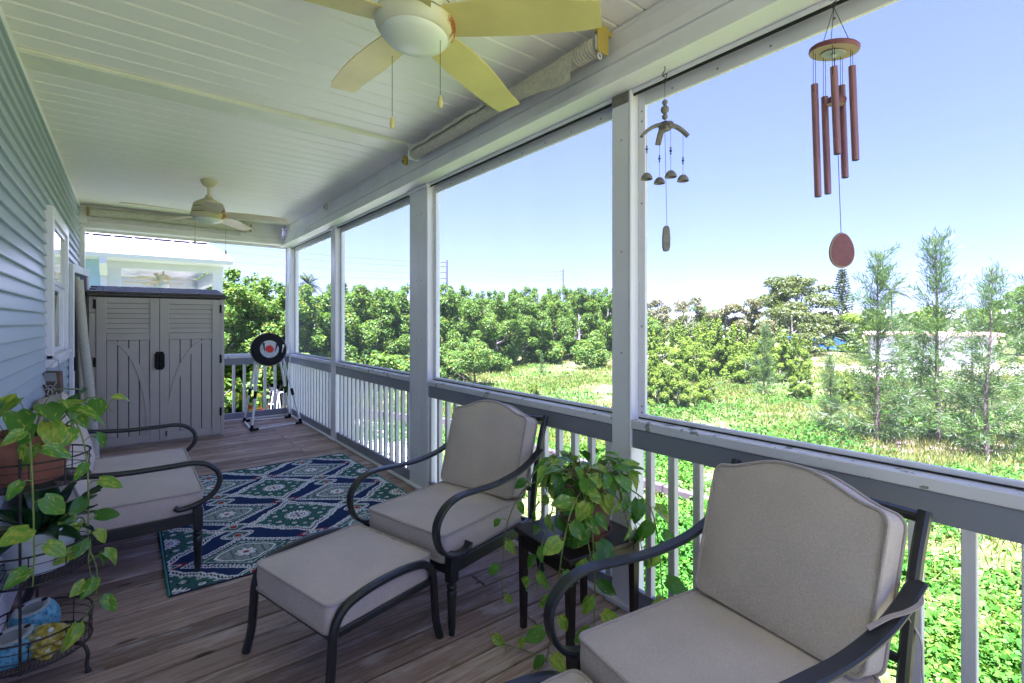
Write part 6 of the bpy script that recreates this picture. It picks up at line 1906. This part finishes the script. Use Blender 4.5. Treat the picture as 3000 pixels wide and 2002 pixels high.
# low skirts of foliage along the edge
SK = [leaf_cloud('crown', crown_blobs(rg, 0.2, 1.3, 1.5, 10, 0.5, 0.9), 3800, 0.20, M['leaf_mangrove'], 130 + k) for k in range(2)]
ST = trunk_mesh('trunk', 0.9, 0.06, rg, M['bark_grey'], 4, 0.9)
shrub_lb = ['low shrub behind the white garden shed', 'low shrub under the tree behind the corner post', 'low shrub seen through the screen right of the corner post', 'low shrub behind the balusters left of the wide seamed post', 'low shrub touching the left side of the wide seamed post',
            'low shrub just right of the wide seamed post', 'low shrub close left of the little airy tree', 'low shrub behind the right side of the little airy tree', 'low shrub at the dark back edge of the clearing', 'low shrub behind the slim sapling', 'low shrub left of the round clearing bush']
for i, (px, d) in enumerate(((600, 18.5), (800, 23.0), (960, 26.5), (1075, 29.0), (1160, 31.0), (1255, 33), (1325, 35), (1420, 40), (1500, 44), (1590, 48.5), (1690, 53.5))):
    x, y = spot(px, d)
    t = tree('low_shrub', shrub_lb[i], x, y, rg.uniform(0.9, 1.5), rg.uniform(0, 6), ST, SK[i % 2], 'low shrubs along the foot of the trees', 'shrub')

# --- special trees along the skyline
def palm(label, px, d, zc, R, trunkh=True, n=26, group='palms', up=0.5):
    x, y = spot(px, d)
    t = thing('palm_tree', label, 'palm', (x, y, GZ), 0, group)
    h = zc - GZ
    MB().tube(smooth_path([(0, 0, -0.1), (0.1, 0, h * 0.5), (0.05, 0.05, h)], 5), [0.16, 0.15, 0.14, 0.13, 0.13, 0.12, 0.12, 0.12, 0.11, 0.11, 0.1][:11], 8).build('trunk', M['bark_grey'], t, smooth=60)
    r_ = np.random.default_rng(int(px))
    Cs, As, Bs = [], [], []
    for k in range(n):
        a = r_.uniform(0, 2 * PI); el = r_.uniform(-0.35, 1.25)
        dv = np.array([math.cos(a) * math.cos(el), math.sin(a) * math.cos(el), math.sin(el)])
        L = R * r_.uniform(0.75, 1.1)
        sd = np.array([-math.sin(a), math.cos(a), 0])
        for j in range(22):
            f = (j + 1) / 22
            c = dv * L * f + np.array([0, 0, -0.55 * L * f * f * math.cos(el)])
            for s in (-1, 1):
                ln = L * 0.26 * math.sin(PI * (0.12 + 0.8 * f)) + 0.04
                tip = unit(dv * 0.7 + sd * s * 1.0 + np.array([0, 0, -0.35]))
                Cs.append(c + tip * ln / 2); As.append(tip * ln / 2); Bs.append(unit(np.cross(tip, [0, 0, 1.0])) * (0.034 * L / 1.5))
    V, F = quads_from(np.array(Cs), np.array(As), np.array(Bs))
    inst('fronds', arr_mesh('fronds', V, F, M['palm']), t, (0.05, 0.05, h))
palm('palm top rising out of the trees behind the smallest side screen', 902, 30, 3.75, 0.95, n=90)
palm('palm beside the dark conifer, seen past the hanging wooden sail', 2612, 66, 5.6, 3.4, n=34)
palm('low yellowish palm standing before the dry brown trees', 1992, 60, 0.9, 2.6, n=30)
palm('low palm below the tall two lobed tree', 2395, 66, 0.8, 2.6, n=26)
palm('low fan palm clump in the clearing beside the little tree', 1330, 33.5, -2.0, 1.7, n=22)
palm('small low palm in the grass below the sill, right of the wide post', 1475, 19.5, -2.3, 0.8, n=16)

def pad_tree(label, px, d, yt, wpx, mat, seed, n=7000, leaf=0.34, pads=16, name='spreading_tree', bark='bark_grey', open_=0.0, low=0.25):
    """tree of separate flattened leaf pads on visible limbs"""
    r_ = random.Random(seed)
    x, y = spot(px, d); h = 1.4 + (945 - yt) * d / 1440 - GZ; R = wpx * d / 1440 / 2
    bl_ = []
    for k in range(pads):
        f = (k + r_.random()) / pads
        z = h * (low + (0.95 - low) * f)
        a = r_.uniform(0, 2 * PI); q = R * (1.0 - 0.55 * max(0, f - 0.45) / 0.55) * math.sqrt(r_.uniform(0.05, 0.9))
        r = R * r_.uniform(0.24, 0.42)
        bl_.append((q * math.cos(a), q * math.sin(a), z, r, r, r * 0.5))
    t = thing(name, label, 'tree', (x, y, GZ), 0)
    mb = MB()
    mb.tube(smooth_path([(0, 0, -0.1), (0.2, 0.1, h * 0.4), (0, 0, h * 0.85)], 5), [h * 0.028 * (1 - 0.8 * i / 10) for i in range(11)], 8)
    for b in bl_:
        o = Vector((0.1, 0.05, b[2] * 0.55)); e = Vector(b[:3])
        mb.tube(smooth_path([o, o.lerp(e, 0.5) + Vector((0, 0, -0.05 * h)), e], 4), [h * 0.011 * (1 - 0.8 * i / 8) for i in range(9)], 5)
        if open_:
            for j in range(5):
                e2 = e + Vector((r_.uniform(-1, 1), r_.uniform(-1, 1), r_.uniform(0.2, 1.1))) * R * 0.35
                mb.tube([e, e.lerp(e2, 0.5) + Vector((0, 0, 0.1)), e2], [h * 0.004, h * 0.003, h * 0.0015], 4)
    mb.build('trunk', M[bark], t, smooth=60)
    inst('crown', leaf_cloud('crown', bl_, int(n * (1 - open_)), leaf, mat, seed, inner=0.25, shell=0.3), t)
    return t
pad_tree('tall two lobed olive green tree standing above the skyline, beneath the wooden sail', 2335, 70, 806, 210, M['leaf_olive'], 201, 10000, 0.36, 22, low=0.35)
pad_tree('narrow taller olive tree touching the left side of the two lobed tree', 2262, 71, 808, 80, M['leaf_olive'], 202, 3600, 0.34, 9, low=0.5)
pad_tree('dry brownish tree with bare twigs just right of the post screen edge', 1935, 64, 872, 120, M['leaf_brown'], 203, 5200, 0.28, 14, open_=0.35)
pad_tree('second dry brownish tree with bare twigs, left of the low palm', 2015, 68, 868, 120, M['leaf_brown'], 204, 4800, 0.28, 14, open_=0.35)
pad_tree('brownish leaved tree in the middle of the far tree line', 2125, 66, 888, 140, M['leaf_brown'], 205, 6500, 0.30, 16, open_=0.1, low=0.12)
pad_tree('olive and brown tree left under the two lobed tree', 2190, 64, 880, 150, M['leaf_brown'], 206, 7500, 0.30, 18, low=0.1)
pad_tree('dark green tree low under the two lobed tree', 2320, 62, 905, 200, M['leaf_olive'], 207, 8500, 0.30, 18, low=0.08)
pad_tree('green scrub tree at the left end of the far tree line', 1880, 60, 905, 120, M['leaf_mangrove'], 208, 6000, 0.28, 14, low=0.08)
pad_tree('green tree behind the dry brown trees', 2070, 78, 900, 170, M['leaf_mangrove'], 209, 6000, 0.32, 14, low=0.1)
pad_tree('bushy olive tree left of the dark conifer', 2425, 68, 915, 130, M['leaf_olive'], 210, 5500, 0.30, 14, low=0.1)
pad_tree('dark green tree at the right edge of the meadow skyline', 2985, 58, 838, 170, M['leaf_mangrove'], 211, 9000, 0.32, 18, low=0.12)
pad_tree('light green tree behind the rightmost pine', 2885, 62, 905, 170, M['leaf_lime'], 212, 7500, 0.30, 16, low=0.1)
pad_tree('yellow green tree behind the second pine', 2700, 66, 908, 190, M['leaf_lime'], 213, 8000, 0.30, 16, low=0.1)
pad_tree('yellow green tree behind the first tall pine', 2545, 64, 912, 170, M['leaf_lime'], 214, 7500, 0.30, 16, low=0.1)

def conifer(label, px, d, yt, seed):
    x, y = spot(px, d); h = 1.4 + (945 - yt) * d / 1440 - GZ
    t = thing('conifer', label, 'tree', (x, y, GZ))
    MB().tube([(0, 0, -0.1), (0, 0, h)], [0.16, 0.03], 8).build('trunk', M['bark'], t, smooth=60)
    r_ = np.random.default_rng(seed)
    Cs, As, Bs = [], [], []
    for w in range(26):
        f = w / 26; z = h * (0.2 + 0.78 * f); L = 1.9 * (1 - f) ** 0.7 + 0.25
        for b in range(7):
            a = 2 * PI * b / 7 + w
            dv = np.array([math.cos(a), math.sin(a), 0.25])
            for j in range(10):
                c = np.array([0, 0, z]) + dv * L * (j + 1) / 10
                td = unit(r_.normal(0, 0.5, 3) + dv * 0.6 + np.array([0, 0, 0.3]))
                Cs.append(c); As.append(td * 0.30); Bs.append(unit(np.cross(td, r_.normal(size=3))) * 0.12)
    V, F = quads_from(np.array(Cs), np.array(As), np.array(Bs))
    inst('crown', arr_mesh('crown', V, F, M['dark_needles']), t)
conifer('dark tiered conifer spire directly below the hanging wooden sail', 2467, 80, 782, 5)

# --- bushes of the meadow
LB_ = [leaf_cloud('crown', crown_blobs(rg, 0.3, 2.7, 1.5, 46, 0.22, 0.50) + [(rg.uniform(-.9, .9), rg.uniform(-.9, .9), rg.uniform(2.6, 3.4), 0.12, 0.12, 0.45) for _ in range(14)], 15000, 0.125, M['leaf_lime'], 300 + k, inner=0.3, shell=0.42) for k in range(3)]
LT = trunk_mesh('trunk', 2.2, 0.07, rg, M['bark_grey'], 7, 1.5, base=0.1)
bushes = [(1925, 33, 985, 'lime green bush at the left end of the bush thicket'), (2000, 36, 962, 'lime green bush before the low palm'), (2075, 37, 948, 'tallest lime green bush in the middle of the thicket'),
          (2140, 36, 965, 'lime green bush right of the tallest one'), (2215, 35, 985, 'darker bush in the right half of the thicket'), (2285, 34, 985, 'lime green bush at the right end of the thicket, before the blue tarp'), (2335, 35.5, 1000, 'small lime bush sticking out right of the thicket'),
          (2180, 32.5, 1010, 'front bush of the thicket behind the thin young pine'), (2040, 33, 1000, 'front bush of the thicket, left of its middle')]
for i, (px, d, yt, lb) in enumerate(bushes):
    x, y = spot(px, d); ht = 1.4 + (945 - yt) * d / 1440 - GZ
    tree('lime_bush', lb, x, y, ht / 3.3, rg.uniform(0, 6), LT, LB_[i % 3], 'lime green bushes in the meadow', 'bush')
for px, d, yt, lb in ((1925, 22.5, 1085, 'rounded yellow green bush close behind the sill, next to the post'), (1985, 22.0, 1092, 'yellow green bush touching the right side of the rounded one'), (2068, 23.5, 1105, 'feathery small bush right of the yellow green bushes'), (1562, 24.5, 1122, 'small leafy sprout in the clearing grass'), (2345, 25, 1085, 'sparse grey green bush left of the leaning thin pine'), (2475, 23.5, 1100, 'low grey green bush beside the first tall pine')):
    x, y = spot(px, d); ht = 1.4 + (945 - yt) * d / 1440 - GZ
    tree('lime_bush', lb, x, y, ht / 3.3, rg.uniform(0, 6), LT, LB_[int(px) % 3], 'lime green bushes in the meadow', 'bush')
# clearing: little tree and round bush
CT = trunk_mesh('trunk', 1.9, 0.06, rg, M['bark'], 6, 1.3, base=0.15)
CC = leaf_cloud('crown', crown_blobs(rg, 1.1, 2.6, 1.45, 18, 0.4, 0.65, 0.7), 5200, 0.13, M['leaf_mangrove'], 320)
x, y = spot(1395, 31); tree('clearing_tree', 'little airy tree with a forked trunk at the left side of the clearing', x, y, 1.02, 0.4, CT, CC, None)
RBm = leaf_cloud('crown', crown_blobs(rg, 0.4, 2.3, 1.6, 22, 0.5, 0.8), 7000, 0.17, M['leaf_mangrove'], 321, inner=0.2)
x, y = spot(1730, 42); tree('clearing_bush', 'round green bush at the right side of the clearing', x, y, 1.05, 1.1, ST, RBm, None, 'bush')

# --- young feathery pines
def pine_mesh(seed, h=6.4, nbr=54, dens=1.0):
    r_ = np.random.default_rng(seed); rr = random.Random(seed)
    tb = MB()
    top = Vector((rr.uniform(-.15, .15), rr.uniform(-.15, .15), h))
    tp = smooth_path([(0, 0, -0.1), (rr.uniform(-.06, .06), rr.uniform(-.06, .06), h * 0.3), top * 0.65, top], 6)
    tb.tube(tp, [0.075 * (1.05 - 1.0 * i / len(tp)) + 0.004 for i in range(len(tp))], 8)
    Cs, As, Bs = [], [], []
    for k in range(nbr):
        f = 0.05 + 0.93 * (k + rr.random()) / nbr
        o = tp[min(int(f * (len(tp) - 1)), len(tp) - 1)]
        a = k * 2.4 + rr.uniform(-0.5, 0.5)
        L = (1.8 * (1 - f) ** 0.75 + 0.22) * rr.uniform(0.45, 1.3) * (0.85 if f < 0.16 else 1)
        el = 0.25 + 0.65 * f + rr.uniform(-0.2, 0.25)
        d = Vector((math.cos(a) * math.cos(el), math.sin(a) * math.cos(el), math.sin(el)))
        bp = smooth_path([o, o + d * L * 0.5 + Vector((0, 0, -0.03 * L)), o + d * L + Vector((0, 0, 0.12 * L))], 5)
        tb.tube(bp, [0.017 * (1 - f * 0.6) * (1 - 0.85 * i / len(bp)) + 0.002 for i in range(len(bp))], 5)
        ns = int((34 + 120 * L) * dens)
        for j in range(ns):
            q = rr.uniform(0.12, 1.0); i0 = min(int(q * (len(bp) - 1)), len(bp) - 2)
            c0 = np.array(bp[i0].lerp(bp[i0 + 1], rr.random())) + r_.normal(0, 0.10, 3) * np.array([1, 1, 0.7])
            dv = unit(np.array(d) * 0.75 + r_.normal(0, 0.42, 3) + np.array([0, 0, -0.28 + 0.5 * f]))
            ln = rr.uniform(0.14, 0.34)
            Cs.append(c0 + dv * ln / 2); As.append(dv * ln / 2); Bs.append(unit(np.cross(dv, r_.normal(size=3))) * rr.uniform(0.007, 0.0135))
    V, F = quads_from(np.array(Cs), np.array(As), np.array(Bs))
    return tb.mesh('trunk', M['bark'], 60), arr_mesh('crown', V, F, M['needles'])
PN = [pine_mesh(11, nbr=60, dens=1.15), pine_mesh(23, nbr=50, dens=1.2), pine_mesh(37, nbr=40, dens=1.15)]
for i, (px, d, yt, lb) in enumerate(((2570, 16.4, 738, 'first tall young pine from the left, with a straight dark trunk'), (2752, 16.2, 695, 'tallest young pine, in the middle of the pine group'), (2893, 14.5, 770, 'rightmost tall young pine, near the right picture edge'),
                                     (2432, 17.5, 985, 'thin young pine leaning at the left of the pine group'), (2240, 27, 985, 'slim young pine standing before the bush thicket'), (2700, 19.5, 985, 'small pine behind and between the two tallest pines'), (3030, 15.5, 820, 'young pine half outside the right edge'), (2645, 21.5, 900, 'bushy pine farther back in the pine group'), (2850, 20, 880, 'bushy pine behind the rightmost tall one'), (1587, 37, 1050, 'tiny slim pine sapling in the middle of the clearing'))):
    x, y = spot(px, d); ht = 1.4 + (945 - yt) * d / 1440 - GZ
    k = i % 3
    s = ht / 6.4
    wide = 1.0 if ht > 4 else (0.8 if px == 2432 else 1.2)
    t = tree('young_pine', lb, x, y, s * (0.95 if i < 3 else wide), rg.uniform(0, 6), PN[k][0], PN[k][1], 'young feathery pines in the meadow', sz=1.0 if i >= 3 else 1 / 0.95)

# --- far woods closing the horizon
def far_woods():
    r_ = random.Random(9); bl_ = []
    for k in range(230):
        az = r_.uniform(-75, 110); d = r_.uniform(105, 210)
        x = d * math.sin(rad(az)); y = d * math.cos(rad(az))
        h = r_.uniform(4.2, 6.6) * (0.8 + 0.2 * d / 150)
        r = r_.uniform(5, 9)
        bl_.append((x, y, GZ + h * 0.35, r, r, h * 0.65))
    o = inst('far_woods', leaf_cloud('far_woods', bl_, 60000, 0.95, M['leaf_olive'], 400, inner=0.05)); o['kind'] = 'stuff'
far_woods()

# --- ground cover
def ground_cover():
    r_ = np.random.default_rng(21)
    def place(n, r0, r1, a0, a1):
        r = np.exp(r_.uniform(math.log(r0), math.log(r1), n)); a = np.radians(r_.uniform(a0, a1, n))
        x = r * np.sin(a); y = r * np.cos(a)
        keep = (x > 2.9)
        return x[keep], y[keep], r[keep]
    # weeds: rosettes of small leaves
    x, y, r = place(92000, 4.0, 46, 0, 100)
    fld = np.sin(x * 0.8 + 1.7 * np.sin(y * 0.5)) + np.sin(y * 1.1 + x * 0.35) + 0.6 * np.sin(x * 2.3 + y * 1.9)
    keep = r_.random(len(x)) < np.clip(0.50 + 0.36 * fld, 0.03, 1.0) * np.clip(1.35 - r / 34, 0.2, 1)
    x, y, r, fld = x[keep], y[keep], r[keep], fld[keep]
    m = 6
    n = len(x)
    hgt = np.clip(0.10 + 0.05 * fld, 0.04, 0.3)
    X = np.repeat(x, m) + r_.normal(0, 0.065, n * m) * np.repeat(0.8 + r / 14, m)
    Y = np.repeat(y, m) + r_.normal(0, 0.065, n * m) * np.repeat(0.8 + r / 14, m)
    Zc = GZ + gz(X, Y) + np.abs(r_.normal(0, 1, n * m)) * np.repeat(hgt, m) * 0.8 + 0.02
    s = 0.030 * np.repeat(0.85 + r / 22, m) * r_.uniform(0.4, 1.7, n * m)
    nr = unit(r_.normal(0, 0.75, (n * m, 3)) + np.array([0, 0, 1.0])); t = unit(np.cross(nr, r_.normal(size=(n * m, 3)))); b = np.cross(nr, t)
    V, F = quads_from(np.stack([X, Y, Zc], -1), t * s[:, None], b * (s * 0.62)[:, None])
    o = inst('weeds', arr_mesh('weeds', V, F, M['weeds'])); o['kind'] = 'stuff'
    # grass blades
    x, y, r = place(85000, 9, 75, 5, 95)
    fld = np.sin(x * 0.45 + 2.0 * np.sin(y * 0.28)) + np.sin(y * 0.7 - x * 0.25)
    keep = r_.random(len(x)) < np.clip(0.55 - 0.40 * fld, 0.06, 1.0) * np.clip((r - 10) / 12, 0.04, 1)
    x, y, r = x[keep], y[keep], r[keep]
    m = 4; n = len(x)
    X = np.repeat(x, m) + r_.normal(0, 0.05, n * m) * np.repeat(1 + r / 14, m); Y = np.repeat(y, m) + r_.normal(0, 0.05, n * m) * np.repeat(1 + r / 14, m)
    base = np.stack([X, Y, GZ + gz(X, Y) - 0.01], -1)
    lean = unit(r_.normal(0, 0.42, (n * m, 3)) * np.array([1, 1, 0]) + np.array([0, 0, 1.0]))
    L = r_.uniform(0.12, 0.36, n * m)
    side = unit(np.cross(lean, r_.normal(size=(n * m, 3))))
    wdt = 0.006 * np.repeat(0.7 + r / 12, m)
    V, F = quads_from(base + lean * (L / 2)[:, None], lean * (L / 2)[:, None], side * wdt[:, None])
    o = inst('tall_grass', arr_mesh('tall_grass', V, F, M['grass'])); o['kind'] = 'stuff'
ground_cover()
